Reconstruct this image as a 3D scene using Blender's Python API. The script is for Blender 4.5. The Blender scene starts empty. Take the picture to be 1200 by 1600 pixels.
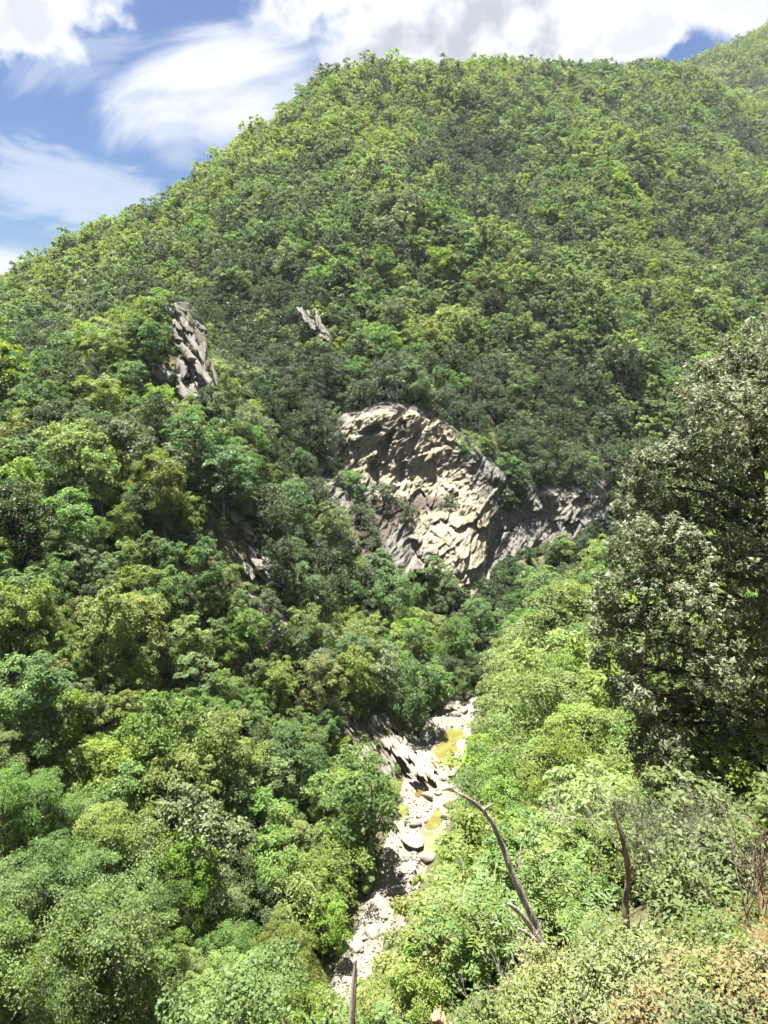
import bpy, math, random
import numpy as np
from mathutils import Vector, Matrix, Euler

# ------------------------------------------------------------------ camera, sky, sun, exposure
scene = bpy.context.scene
COL = scene.collection
PITCH = math.radians(13.6)
FPX = 1155.0                      # focal length in pixels of the 1200x1600 photograph
CP, SP = math.cos(PITCH), math.sin(PITCH)

cam_data = bpy.data.cameras.new("camera")
cam_data.sensor_fit = 'VERTICAL'
cam_data.sensor_height = 36.0
cam_data.lens = 36.0 * FPX / 1600.0
cam_data.clip_start = 0.1
cam_data.clip_end = 20000.0
camera = bpy.data.objects.new("camera", cam_data)
COL.objects.link(camera)
camera.location = (0, 0, 0)
camera.rotation_euler = (math.pi / 2 - PITCH, 0, 0)
scene.camera = camera

SUN_TO = Vector((-0.12, 0.15, 0.95)).normalized()      # direction towards the sun
SUN_EL = math.asin(SUN_TO.z)
SUN_AZ = math.atan2(SUN_TO.x, SUN_TO.y)                # clockwise from +Y
SKY_STRENGTH = 0.05
SUN_STRENGTH = 5.0

scene.view_settings.view_transform = 'Standard'
scene.view_settings.look = 'None'
scene.view_settings.exposure = 2.50
scene.view_settings.gamma = 1.0
scene.view_settings.use_curve_mapping = False
cy = scene.cycles
cy.max_bounces = 8
cy.diffuse_bounces = 5
cy.glossy_bounces = 2
cy.transmission_bounces = 6
cy.transparent_max_bounces = 4
cy.volume_bounces = 0
cy.caustics_reflective = False
cy.caustics_refractive = False
cy.use_denoising = True
try:
    cy.denoising_prefilter = 'ACCURATE'
    cy.denoising_input_passes = 'RGB_ALBEDO_NORMAL'
except Exception:
    pass
cy.use_adaptive_sampling = True
cy.adaptive_threshold = 0.03

sun_data = bpy.data.lights.new("sun", 'SUN')
sun_data.energy = SUN_STRENGTH
sun_data.angle = math.radians(0.53)
sun_data.color = (1.0, 0.955, 0.88)
sun = bpy.data.objects.new("sun", sun_data)
COL.objects.link(sun)
sun.location = (-100, 40, 200)
sun.rotation_euler = (-SUN_TO).to_track_quat('-Z', 'Y').to_euler()


def pix_dir(u, v):
    a = (u - 600.0) / FPX
    b = (800.0 - v) / FPX
    return Vector((a, CP + b * SP, -SP + b * CP))


def P(u, v, t, dz=0.0):
    d = pix_dir(u, v)
    return (d.x * t, d.y * t, d.z * t + dz)


def project(x, y, z):
    """World to the photograph's pixel grid (numpy friendly), used only to know what the view can see."""
    depth = y * CP - z * SP
    up = y * SP + z * CP
    return 600 + FPX * x / depth, 800 - FPX * up / depth, depth


class NT:
    """small node-tree helper"""
    def __init__(self, tree):
        self.t = tree
        self.n = tree.nodes
        self.l = tree.links

    def new(self, typ, **kw):
        nd = self.n.new(typ)
        for k, v in kw.items():
            if k.startswith('i_'):
                nd.inputs[k[2:].replace('_', ' ')].default_value = v
            else:
                setattr(nd, k, v)
        return nd

    def link(self, a, b):
        self.l.new(a, b)

    def _in(self, sock, v):
        if isinstance(v, bpy.types.NodeSocket):
            self.l.new(v, sock)
        elif v is not None:
            sock.default_value = v

    def math(self, op, a, b=None, c=None, clamp=False):
        nd = self.n.new('ShaderNodeMath')
        nd.operation = op
        nd.use_clamp = clamp
        self._in(nd.inputs[0], a)
        self._in(nd.inputs[1], b)
        self._in(nd.inputs[2], c)
        return nd.outputs[0]

    def vmath(self, op, a, b=None):
        nd = self.n.new('ShaderNodeVectorMath')
        nd.operation = op
        self._in(nd.inputs[0], a)
        if b is not None:
            self._in(nd.inputs[1], b)
        return nd.outputs['Value'] if op in ('DOT_PRODUCT', 'LENGTH', 'DISTANCE') else nd.outputs[0]

    def noise(self, vec, scale, detail=4.0, rough=0.55, dist=0.0, out='Fac'):
        nd = self.n.new('ShaderNodeTexNoise')
        self._in(nd.inputs['Vector'], vec)
        nd.inputs['Scale'].default_value = scale
        nd.inputs['Detail'].default_value = detail
        nd.inputs['Roughness'].default_value = rough
        nd.inputs['Distortion'].default_value = dist
        return nd.outputs[0] if out == 'Fac' else nd.outputs[1]

    def mix(self, fac, a, b, blend='MIX'):
        nd = self.n.new('ShaderNodeMix')
        nd.data_type = 'RGBA'
        nd.blend_type = blend
        self._in(nd.inputs[0], fac)
        self._in(nd.inputs[6], a)
        self._in(nd.inputs[7], b)
        return nd.outputs[2]

    def ramp(self, fac, lo, hi):
        nd = self.n.new('ShaderNodeMapRange')
        nd.interpolation_type = 'SMOOTHSTEP'
        self._in(nd.inputs[0], fac)
        nd.inputs[1].default_value = lo
        nd.inputs[2].default_value = hi
        return nd.outputs[0]

    def combine(self, x, y, z):
        nd = self.n.new('ShaderNodeCombineXYZ')
        self._in(nd.inputs[0], x)
        self._in(nd.inputs[1], y)
        self._in(nd.inputs[2], z)
        return nd.outputs[0]


def build_world():
    w = bpy.data.worlds.new("World")
    scene.world = w
    w.use_nodes = True
    k = NT(w.node_tree)
    k.n.clear()
    out = k.new('ShaderNodeOutputWorld')
    bg = k.new('ShaderNodeBackground')
    bg.inputs['Strength'].default_value = SKY_STRENGTH
    k.link(bg.outputs[0], out.inputs['Surface'])
    sky = k.new('ShaderNodeTexSky')
    sky.sky_type = 'NISHITA'
    sky.sun_disc = False
    sky.sun_elevation = SUN_EL
    sky.sun_rotation = SUN_AZ
    sky.altitude = 600
    sky.air_density = 1.0
    sky.dust_density = 0.25
    sky.ozone_density = 3.0
    tc = k.new('ShaderNodeTexCoord')
    d = tc.outputs['Generated']

    total = None
    shade_total = None

    def hero(u, v, ax, ay, ang, warp, kind, seed, amount=1.0, wscale=5.0):
        """One cloud as a patch of sky round a fixed compass direction and height."""
        c = pix_dir(u, v).normalized()
        e1 = Vector((0, 0, 1)).cross(c) * -1.0
        e1.normalize()                       # towards the east of the cloud
        e2 = e1.cross(c)
        if e2.z < 0:
            e2 = -e2
        ca, sa = math.cos(math.radians(ang)), math.sin(math.radians(ang))
        f1 = e1 * ca + e2 * sa
        f2 = e2 * ca - e1 * sa
        s = k.vmath('DOT_PRODUCT', d, tuple(f1))
        t = k.vmath('DOT_PRODUCT', d, tuple(f2))
        t0 = k.math('SUBTRACT', t, c.dot(f2))
        s0 = k.math('SUBTRACT', s, c.dot(f1))
        front = k.math('GREATER_THAN', k.vmath('DOT_PRODUCT', d, tuple(c)), 0.5)
        sx = k.math('DIVIDE', s0, ax)
        ty = k.math('DIVIDE', t0, ay)
        if kind == 'cumulus':
            vec = k.combine(s0, t0, seed)
            n1 = k.noise(vec, wscale, 6.0, 0.58, 0.0)
            nn = n1
        else:
            vec = k.combine(k.math('MULTIPLY', s0, 0.30), t0, seed)
            nd = k.noise(k.combine(s0, t0, seed + 3), 5.0, 1.0, 0.5, 0.0, out='Color')
            vec2 = k.vmath('ADD', vec, k.vmath('MULTIPLY', nd, (0.06, 0.16, 0)))
            n1 = k.noise(vec2, wscale, 5.0, 0.64, 0.5)
            nn = n1
        r2 = k.math('ADD', k.math('MULTIPLY', sx, sx), k.math('MULTIPLY', ty, ty))
        body = k.math('SUBTRACT', 1.0, r2)
        dens = k.math('ADD', body, k.math('MULTIPLY', k.math('SUBTRACT', nn, 0.5), warp))
        lo, hi = (0.0, 0.55) if kind == 'cumulus' else (-0.10, 1.0)
        m = k.ramp(dens, lo, hi)
        m = k.math('MULTIPLY', k.math('MULTIPLY', m, front), amount)
        # thick middle and underside are greyer than the sunlit rim
        und = k.math('SUBTRACT', dens, k.math('MULTIPLY', ty, 0.45))
        sh = k.ramp(k.math('ADD', und, k.math('MULTIPLY', k.math('SUBTRACT', n1, 0.5), 1.2)), 0.42, 1.05)
        return m, sh

    clouds = [
        # u, v, half-width, half-height (radians), angle, warp, kind, seed, amount, noise scale, grey
        (60, 22, 0.105, 0.066, 14, 3.8, 'cumulus', 1.3, 0.86, 10.0, 0.40),
        (350, 150, 0.158, 0.074, 14, 2.2, 'wisp', 4.1, 0.94, 13.0, 0.0),
        (70, 285, 0.140, 0.048, -10, 4.0, 'wisp', 7.7, 0.42, 26.0, 0.0),
        (120, 105, 0.08, 0.028, 20, 3.5, 'wisp', 2.7, 0.30, 20.0, 0.0),
        (-30, 425, 0.07, 0.03, 10, 2.2, 'wisp', 8.2, 0.8, 16.0, 0.0),
        (715, -10, 0.215, 0.115, 0, 3.2, 'cumulus', 11.9, 1.0, 7.0, 0.85),
        (965, 60, 0.090, 0.042, 8, 3.4, 'cumulus', 21.4, 1.0, 13.0, 0.45),
        (1165, -5, 0.075, 0.045, -8, 3.0, 'cumulus', 31.0, 0.95, 10.0, 0.3),
    ]
    # the unseen sky carries broken cloud too, made brighter and denser for fill light
    sep = k.new('ShaderNodeSeparateXYZ')
    k.link(d, sep.inputs[0])
    zz = k.math('ADD', k.math('MAXIMUM', sep.outputs[2], 0.0), 0.22)
    q = k.combine(k.math('DIVIDE', sep.outputs[0], zz), k.math('DIVIDE', sep.outputs[1], zz), 5.3)
    g = k.noise(q, 0.9, 4.0, 0.6, 0.3)
    away = k.ramp(k.vmath('DOT_PRODUCT', d, tuple(pix_dir(520, 150).normalized())), 0.90, 0.72)
    gm = k.math('MULTIPLY', k.ramp(g, 0.49, 0.63), away)
    col = sky.outputs[0]
    sat = k.new('ShaderNodeHueSaturation')
    sat.inputs['Hue'].default_value = 0.512
    sat.inputs['Saturation'].default_value = 1.34
    sat.inputs['Value'].default_value = 0.355
    k.link(col, sat.inputs['Color'])
    col = sat.outputs[0]
    white = (3.8, 3.83, 3.86, 1)
    grey = (1.45, 1.58, 1.9, 1)
    col = k.mix(k.math('MULTIPLY', gm, 0.85), col, (4.3, 4.4, 4.6, 1))
    for (u, v, ax, ay, ang, warp, kind, seed, amount, ws, gr) in clouds:
        m, sh = hero(u, v, ax, ay, ang, warp, kind, seed, amount, ws)
        cc = k.mix(k.math('MULTIPLY', sh, gr), white, grey) if gr > 0 else white
        col = k.mix(m, col, cc)
    k.link(col, bg.inputs['Color'])
    w.cycles.sampling_method = 'MANUAL'
    w.cycles.sample_map_resolution = 256


build_world()

# ------------------------------------------------------------------ mesh helpers
def mesh_from(name, verts, faces, mats=(), smooth=False, tint=None, fmat=None):
    """verts (N,3), faces (M,k) array with one k, or a list of such arrays."""
    me = bpy.data.meshes.new(name)
    V = np.asarray(verts, dtype=np.float32)
    FL = faces if isinstance(faces, list) else [faces]
    FL = [np.asarray(f, dtype=np.int32) for f in FL if len(f)]
    me.vertices.add(len(V))
    me.vertices.foreach_set("co", V.ravel())
    nl = sum(f.size for f in FL)
    nf = sum(len(f) for f in FL)
    me.loops.add(nl)
    me.polygons.add(nf)
    me.loops.foreach_set("vertex_index", np.concatenate([f.ravel() for f in FL]))
    tot = np.concatenate([np.full(len(f), f.shape[1], dtype=np.int32) for f in FL])
    start = np.concatenate([[0], np.cumsum(tot)[:-1]]).astype(np.int32)
    me.polygons.foreach_set("loop_start", start)
    me.polygons.foreach_set("loop_total", tot)
    if smooth is True:
        me.polygons.foreach_set("use_smooth", np.ones(nf, dtype=bool))
    elif smooth is not False:
        me.polygons.foreach_set("use_smooth", np.asarray(smooth, dtype=bool))
    for m in mats:
        me.materials.append(m)
    if fmat is not None:
        me.polygons.foreach_set("material_index", np.asarray(fmat, dtype=np.int32))
    if tint is not None:
        at = me.attributes.new("tint", 'FLOAT', 'POINT')
        at.data.foreach_set("value", np.asarray(tint, dtype=np.float32))
    me.update(calc_edges=True)
    return me


def link(name, data, parent=None, loc=None, rot=None, scale=None):
    o = bpy.data.objects.new(name, data)
    COL.objects.link(o)
    if parent is not None:
        o.parent = parent
    if loc is not None:
        o.location = loc
    if rot is not None:
        o.rotation_euler = rot
    if scale is not None:
        o.scale = scale
    return o


def tag(o, label=None, cat=None, group=None, kind=None):
    if label:
        o["label"] = label
    if cat:
        o["category"] = cat
    if group:
        o["group"] = group
    if kind:
        o["kind"] = kind
    return o


def nrm(a):
    return a / np.maximum(np.linalg.norm(a, axis=-1, keepdims=True), 1e-9)


# value noise on numpy arrays -------------------------------------------------
def _hash(ix, iy, iz, seed):
    h = (ix.astype(np.int64) * 374761393 + iy.astype(np.int64) * 668265263 + iz.astype(np.int64) * 2147483647 + seed * 1274126177) & 0xFFFFFFFF
    h = ((h ^ (h >> 13)) * 1274126177) & 0xFFFFFFFF
    h = h ^ (h >> 16)
    return (h & 0xFFFFFF).astype(np.float64) / 0xFFFFFF


def vnoise(p, seed=0):
    p = np.asarray(p, dtype=np.float64)
    i = np.floor(p)
    f = p - i
    f = f * f * f * (f * (f * 6 - 15) + 10)
    i = i.astype(np.int64)
    r = 0
    for dx in (0, 1):
        wx = f[..., 0] if dx else 1 - f[..., 0]
        for dy in (0, 1):
            wy = f[..., 1] if dy else 1 - f[..., 1]
            for dz in (0, 1):
                wz = f[..., 2] if dz else 1 - f[..., 2]
                r = r + wx * wy * wz * _hash(i[..., 0] + dx, i[..., 1] + dy, i[..., 2] + dz, seed)
    return r * 2 - 1


def fbm(p, octaves=4, seed=0, gain=0.5, ridged=False):
    p = np.asarray(p, dtype=np.float64)
    a, s, r = 1.0, 1.0, 0
    for o in range(octaves):
        n = vnoise(p * s + o * 17.3, seed + o)
        r = r + a * ((1 - 2 * np.abs(n)) if ridged else n)
        a *= gain
        s *= 2.03
    return r


def p3(x, y, z=0.0):
    x = np.asarray(x, float)
    return np.stack([x, np.broadcast_to(y, x.shape), np.broadcast_to(z, x.shape)], -1)


# ------------------------------------------------------------------ materials
def new_mat(name):
    m = bpy.data.materials.new(name)
    m.use_nodes = True
    k = NT(m.node_tree)
    k.n.clear()
    out = k.new('ShaderNodeOutputMaterial')
    return m, k, out


def leaf_mat(name, c_dark, c_light, trans=0.38, gloss=0.05, rough=0.45, hue_var=0.028, val_var=0.35):
    """Foliage: diffuse + light through the leaf + a little wax."""
    m, k, out = new_mat(name)
    at = k.new('ShaderNodeAttribute', attribute_name="tint")
    info = k.new('ShaderNodeObjectInfo')
    base = k.mix(at.outputs['Fac'], c_dark + (1,), c_light + (1,))
    hs = k.new('ShaderNodeHueSaturation')
    r = info.outputs['Random']
    k.link(k.math('ADD', 0.5 - hue_var / 2, k.math('MULTIPLY', r, hue_var)), hs.inputs['Hue'])
    r2 = k.math('FRACT', k.math('MULTIPLY', r, 7.31))
    r3 = k.math('FRACT', k.math('MULTIPLY', r, 13.7))
    k.link(k.math('ADD', 1.0 - val_var / 2, k.math('MULTIPLY', r2, val_var)), hs.inputs['Value'])
    k.link(k.math('ADD', 0.82, k.math('MULTIPLY', r3, 0.26)), hs.inputs['Saturation'])
    k.link(base, hs.inputs['Color'])
    col = hs.outputs[0]
    dif = k.new('ShaderNodeBsdfDiffuse')
    k.link(col, dif.inputs['Color'])
    tr = k.new('ShaderNodeBsdfTranslucent')
    hs2 = k.new('ShaderNodeHueSaturation')
    hs2.inputs['Hue'].default_value = 0.487
    hs2.inputs['Saturation'].default_value = 1.15
    hs2.inputs['Value'].default_value = 1.35
    k.link(col, hs2.inputs['Color'])
    k.link(hs2.outputs[0], tr.inputs['Color'])
    mx = k.new('ShaderNodeMixShader')
    mx.inputs[0].default_value = trans
    k.link(dif.outputs[0], mx.inputs[1])
    k.link(tr.outputs[0], mx.inputs[2])
    gl = k.new('ShaderNodeBsdfGlossy')
    gl.inputs['Roughness'].default_value = rough
    gl.inputs['Color'].default_value = (0.9, 0.95, 1.0, 1)
    mx2 = k.new('ShaderNodeMixShader')
    fr = k.new('ShaderNodeLayerWeight')
    fr.inputs['Blend'].default_value = 0.25
    k.link(k.math('ADD', gloss, k.math('MULTIPLY', fr.outputs['Fresnel'], gloss * 1.5)), mx2.inputs[0])
    k.link(mx.outputs[0], mx2.inputs[1])
    k.link(gl.outputs[0], mx2.inputs[2])
    k.link(mx2.outputs[0], out.inputs['Surface'])
    return m


def bark_mat(name, c1, c2, scale=6.0, bump=0.5, rough=0.9, stretch=0.25):
    m, k, out = new_mat(name)
    tc = k.new('ShaderNodeTexCoord')
    mp = k.new('ShaderNodeMapping')
    mp.inputs['Scale'].default_value = (1, 1, stretch)
    k.link(tc.outputs['Object'], mp.inputs[0])
    n = k.noise(mp.outputs[0], scale, 6, 0.65, 0.4)
    n2 = k.noise(mp.outputs[0], scale * 5, 4, 0.6)
    col = k.mix(k.ramp(n, 0.3, 0.7), c1 + (1,), c2 + (1,))
    b = k.new('ShaderNodeBsdfPrincipled')
    b.inputs['Roughness'].default_value = rough
    b.inputs['Specular IOR Level'].default_value = 0.2
    k.link(col, b.inputs['Base Color'])
    bp = k.new('ShaderNodeBump')
    bp.inputs['Strength'].default_value = bump
    bp.inputs['Distance'].default_value = 0.03
    k.link(k.math('ADD', n, k.math('MULTIPLY', n2, 0.5)), bp.inputs['Height'])
    k.link(bp.outputs[0], b.inputs['Normal'])
    k.link(b.outputs[0], out.inputs['Surface'])
    return m


def rock_mat(name, c1, c2, c3, scale=0.25, stain=0.3, bump_d=0.25, rough=0.92, strata=None):
    """Weathered limestone: two tones, ochre and grey stains, cracks as fine relief."""
    m, k, out = new_mat(name)
    g = k.new('ShaderNodeNewGeometry')
    pos = g.outputs['Position']
    info = k.new('ShaderNodeObjectInfo')
    off = k.vmath('ADD', pos, k.combine(k.math('MULTIPLY', info.outputs['Random'], 37.0), 0.0, 0.0))
    n1 = k.noise(off, scale, 6, 0.62, 0.5)
    n2 = k.noise(off, scale * 4.5, 7, 0.68, 0.3)
    mp = k.new('ShaderNodeMapping')
    mp.inputs['Scale'].default_value = (1.0, 1.0, 0.12)
    k.link(off, mp.inputs[0])
    drip = k.noise(mp.outputs[0], scale * 3.0, 5, 0.6, 0.2)
    col = k.mix(k.ramp(n1, 0.35, 0.65), c1 + (1,), c2 + (1,))
    col = k.mix(k.math('MULTIPLY', k.ramp(drip, 0.52, 0.72), stain), col, c3 + (1,))
    col = k.mix(k.math('MULTIPLY', k.ramp(n2, 0.55, 0.75), 0.45), col, tuple(x * 0.55 for x in c2) + (1,))
    hs = k.new('ShaderNodeHueSaturation')
    k.link(col, hs.inputs['Color'])
    k.link(k.math('ADD', 0.86, k.math('MULTIPLY', info.outputs['Random'], 0.28)), hs.inputs['Value'])
    h = k.math('ADD', n2, k.math('MULTIPLY', n1, 0.7))
    if strata is not None:
        s = k.vmath('DOT_PRODUCT', pos, strata)
        s = k.math('ADD', s, k.math('MULTIPLY', n1, 1.6))
        w = k.math('FRACT', k.math('MULTIPLY', s, 1.7))
        w2 = k.math('FRACT', k.math('MULTIPLY', s, 4.1))
        h = k.math('ADD', h, k.math('ADD', k.math('MULTIPLY', w, 0.9), k.math('MULTIPLY', w2, 0.35)))
    b = k.new('ShaderNodeBsdfPrincipled')
    b.inputs['Roughness'].default_value = rough
    b.inputs['Specular IOR Level'].default_value = 0.2
    k.link(hs.outputs[0], b.inputs['Base Color'])
    bp = k.new('ShaderNodeBump')
    bp.inputs['Strength'].default_value = 0.9
    bp.inputs['Distance'].default_value = bump_d
    k.link(h, bp.inputs['Height'])
    k.link(bp.outputs[0], b.inputs['Normal'])
    k.link(b.outputs[0], out.inputs['Surface'])
    return m


def ground_mat(name, c1, c2, c3, scale=0.12, near=None):
    m, k, out = new_mat(name)
    g = k.new('ShaderNodeNewGeometry')
    n1 = k.noise(g.outputs['Position'], scale, 6, 0.6, 0.4)
    n2 = k.noise(g.outputs['Position'], scale * 14, 6, 0.7)
    col = k.mix(k.ramp(n1, 0.4, 0.62), c1 + (1,), c2 + (1,))
    col = k.mix(k.math('MULTIPLY', k.ramp(n2, 0.5, 0.7), 0.6), col, c3 + (1,))
    if near is not None:      # stony dry soil of the path edge, the rest is leaf litter
        dd = k.vmath('LENGTH', g.outputs['Position'])
        dd = k.math('ADD', dd, k.math('MULTIPLY', n1, 8.0))
        dry = k.mix(k.ramp(n2, 0.35, 0.65), near + (1,), tuple(x * 0.55 for x in near) + (1,))
        col = k.mix(k.ramp(dd, 22.0, 15.0), col, dry)
    b = k.new('ShaderNodeBsdfPrincipled')
    b.inputs['Roughness'].default_value = 1.0
    b.inputs['Specular IOR Level'].default_value = 0.1
    k.link(col, b.inputs['Base Color'])
    bp = k.new('ShaderNodeBump')
    bp.inputs['Strength'].default_value = 0.8
    bp.inputs['Distance'].default_value = 0.2
    k.link(n2, bp.inputs['Height'])
    k.link(bp.outputs[0], b.inputs['Normal'])
    k.link(b.outputs[0], out.inputs['Surface'])
    return m


# ------------------------------------------------------------------ terrain
STREAM = np.array([(-48, -30, -63.5), (-33, 0, -62.5), (-20, 25, -61.5), (-9.5, 42, -61), (-4.6, 54, -60.6), (-0.5, 66, -60.3), (2.6, 76, -60.1), (5.5, 86, -60),
                   (8.6, 96, -59.8), (11.0, 104, -59.5), (13.5, 112, -59), (18, 124, -58.5), (26, 138, -58), (37, 152, -57.5),
                   (52, 172, -55), (74, 198, -50), (100, 232, -43), (135, 280, -28)], dtype=float)
STREAM_W = np.array([3, 3, 3, 1.8, 1.6, 1.8, 2.3, 2.9, 3.8, 4.0, 2.6, 0.4, 0.3, 0.3, 0.3, 0.3, 0.3, 0.3])       # half width of the bare bed


def dense(poly, step):
    out = [poly[0]]
    for a, b in zip(poly[:-1], poly[1:]):
        n = max(1, int(np.ceil(np.linalg.norm(b[:2] - a[:2]) / step)))
        for i in range(1, n + 1):
            out.append(a + (b - a) * i / n)
    return np.array(out)


def smooth_poly(poly, it=2):
    q = poly.copy()
    for _ in range(it):
        new = [q[0]]
        for a, b in zip(q[:-1], q[1:]):
            new += [a * .75 + b * .25, a * .25 + b * .75]
        new.append(q[-1])
        q = np.array(new)
    return q


SD = smooth_poly(np.column_stack([STREAM, STREAM_W]), 2)
SD = dense(SD, 1.0)


def stream_dist(x, y):
    """distance from the stream's centre line, bed level and half width there"""
    x = np.asarray(x, float)
    sh = x.shape
    xf, yf = x.ravel(), np.asarray(y, float).ravel()
    d = np.empty(len(xf)); zz = np.empty(len(xf)); ww = np.empty(len(xf)); sg = np.empty(len(xf))
    tang = np.gradient(SD[:, :2], axis=0)
    for s in range(0, len(xf), 20000):
        dx = xf[s:s + 20000, None] - SD[None, :, 0]
        dy = yf[s:s + 20000, None] - SD[None, :, 1]
        r = dx * dx + dy * dy
        i = r.argmin(1)
        j = np.arange(len(i))
        d[s:s + 20000] = np.sqrt(r[j, i])
        zz[s:s + 20000] = SD[i, 2]
        ww[s:s + 20000] = SD[i, 3]
        sg[s:s + 20000] = np.sign(tang[i, 0] * dy[j, i] - tang[i, 1] * dx[j, i])   # + on the left bank
    return d.reshape(sh), zz.reshape(sh), ww.reshape(sh), sg.reshape(sh)


T = -6.0      # most pixels show tree tops: the ground lies lower
CTRL = []
for u, v, t, dz in [
    # left near slope
    (0, 1590, 50, T), (150, 1590, 55, T), (300, 1590, 59, T), (420, 1590, 63, T * .6),
    (0, 1400, 57, T), (200, 1400, 64, T), (400, 1400, 72, T), (540, 1400, 78, T * .6),
    (0, 1200, 67, T), (200, 1200, 76, T), (400, 1200, 88, T), (560, 1200, 98, -3),
    (0, 1050, 76, T), (200, 1050, 86, T), (400, 1050, 98, T), (540, 1080, 108, -3), (620, 1100, 115, -1.5),
    (0, 900, 86, T), (200, 900, 96, T), (400, 900, 108, -1.5),
    (0, 760, 96, T), (200, 760, 105, T), (360, 740, 117, -1.5),
    (0, 670, 106, T), (150, 650, 115, T), (230, 640, 124, -3), (330, 600, 128, -1),
    (285, 490, 139, -2.0),
    # behind the spur
    (0, 600, 165, T), (100, 560, 178, T), (190, 500, 192, T), (240, 450, 212, T),
    (420, 650, 158, T), (420, 560, 175, T), (480, 760, 146, T), (520, 860, 142, -3), (500, 950, 132, T), (560, 960, 128, T), (600, 1000, 126, T), (650, 1060, 124, -5),
    # recess and cliff (the rock wall itself is added on top)
    (530, 700, 168, -1), (600, 640, 178, -1), (680, 650, 181, -2), (760, 700, 182, -2), (830, 740, 186, -2), (940, 740, 194, -2),
    (560, 820, 158, 0), (640, 860, 160, 0), (740, 940, 155, 0), (820, 880, 168, 0), (930, 830, 182, 0),
    (600, 900, 150, -4), (680, 980, 143, -7), (800, 960, 152, -7), (900, 930, 163, -7), (950, 900, 172, -7),
    # mountain
    (0, 500, 265, T), (120, 470, 262, T), (0, 452, 335, T), (100, 396, 340, T), (190, 342, 342, T), (290, 275, 350, T), (370, 225, 365, T), (430, 192, 385, T), (470, 140, 405, T), (530, 105, 440, T),
    (260, 400, 262, T), (400, 440, 222, T), (520, 520, 200, T), (600, 560, 196, T), (700, 560, 203, T), (800, 600, 208, T), (900, 640, 214, T), (1000, 690, 214, T),
    (600, 440, 228, T), (800, 460, 245, T), (900, 520, 246, T), (1000, 560, 252, T), (1000, 450, 290, T), (1200, 500, 290, T), (1200, 650, 250, T),
    (340, 320, 300, T), (480, 320, 275, T), (600, 300, 285, T), (800, 300, 315, T), (1000, 300, 350, T), (1200, 330, 380, T),
    (500, 190, 350, T), (600, 180, 355, T), (800, 180, 385, T), (1000, 190, 430, T), (1200, 220, 500, T),
    (600, 95, 455, T), (700, 92, 462, T), (800, 93, 470, T), (900, 101, 490, T), (980, 100, 520, T), (1050, 96, 560, T),
    # far shoulder
    (1100, 150, 620, T), (1200, 140, 700, T), (1070, 93, 800, T), (1130, 68, 860, T), (1200, 36, 940, T), (1330, -20, 1020, T), (1400, 120, 720, T), (1400, 300, 470, T), (1400, 500, 330, T),
    # off to the left of the frame
    (-250, 1400, 48, T), (-250, 1000, 66, T), (-250, 700, 92, T), (-250, 560, 180, T), (-250, 520, 300, T), (-400, 800, 72, T),
]:
    CTRL.append(P(u, v, t, dz - 8.5 * min(1.0, max(0.0, (t - 230) / 120.0))))
# behind the skyline the ground falls away
for u, v, t, dz in [(0, 452, 450, -75), (190, 342, 460, -80), (370, 225, 490, -85), (530, 105, 570, -80), (700, 92, 600, -70), (850, 98, 620, -70), (1000, 98, 660, -60), (-250, 520, 430, -60),
                    (1070, 93, 1050, -120), (1200, 36, 1180, -120), (800, 95, 900, -240), (400, 225, 900, -240), (0, 452, 900, -170)]:
    CTRL.append(P(u, v, t, dz))
# the near bank under and to the right of the viewer
CTRL += [(0, 0, -1.75), (-3, -4, -1.7), (3, -5, -0.9), (4, 0, -1.4), (-2, 3.2, -5.2), (0.6, 3.0, -4.2), (2.2, 3.6, -4.0), (4.2, 4.2, -3.9), (3.0, 6.0, -6.0), (6.5, 6, -4.8),
         (-3, 7, -10.5), (0, 7, -9.5), (5, 10.5, -8.2), (8, 11, -7.6), (12, 10, -4.5), (12, 3, 0.5), (18, -5, 5), (2, 13, -14.5), (-2, 16, -20), (9, 18, -13),
         (-5, 25, -33), (2, 26, -30), (10, 28, -23), (18, 30, -16), (28, 28, -8), (0, 38, -46), (6, 42, -40), (14, 44, -30), (24, 46, -26), (36, 44, -12),
         (3, 54, -55), (10, 58, -47), (20, 62, -39), (34, 62, -28), (8, 70, -54.5), (16, 76, -50), (28, 80, -43), (45, 78, -29),
         (11.5, 86, -54), (20, 92, -51), (36, 98, -43), (15.5, 98, -55), (20, 108, -53), (32, 116, -49), (50, 118, -39), (26, 122, -52), (40, 132, -51), (60, 140, -43),
         (60, 60, -9), (90, 100, -17), (90, 160, -32), (120, 200, -5), (70, 180, -47), (60, 20, 18), (40, -25, 18), (100, 40, 30), (150, 150, 35), (180, 250, 20),
         (-30, -30, -52), (-12, 5, -26), (-10, -10, -14), (-22, 12, -50), (-60, -10, -45), (-75, 30, -28)]
CTRL = np.array(CTRL, dtype=float)
# the bed itself
sb = SD[::6]
bed_pts = [(a[0], a[1], a[2]) for a in sb]
CTRL = np.vstack([CTRL, np.array(bed_pts)])


def tps_fit(xy, z, lam=0.02):
    n = len(xy)
    r2 = ((xy[:, None, :] - xy[None]) ** 2).sum(-1)
    K = 0.5 * r2 * np.log(r2 + 1e-12)
    A = np.zeros((n + 3, n + 3))
    A[:n, :n] = K + lam * np.eye(n)
    A[:n, n] = 1
    A[:n, n + 1:] = xy
    A[n, :n] = 1
    A[n + 1:, :n] = xy.T
    sol = np.linalg.solve(A, np.concatenate([z, [0, 0, 0]]))
    return xy, sol


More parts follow.
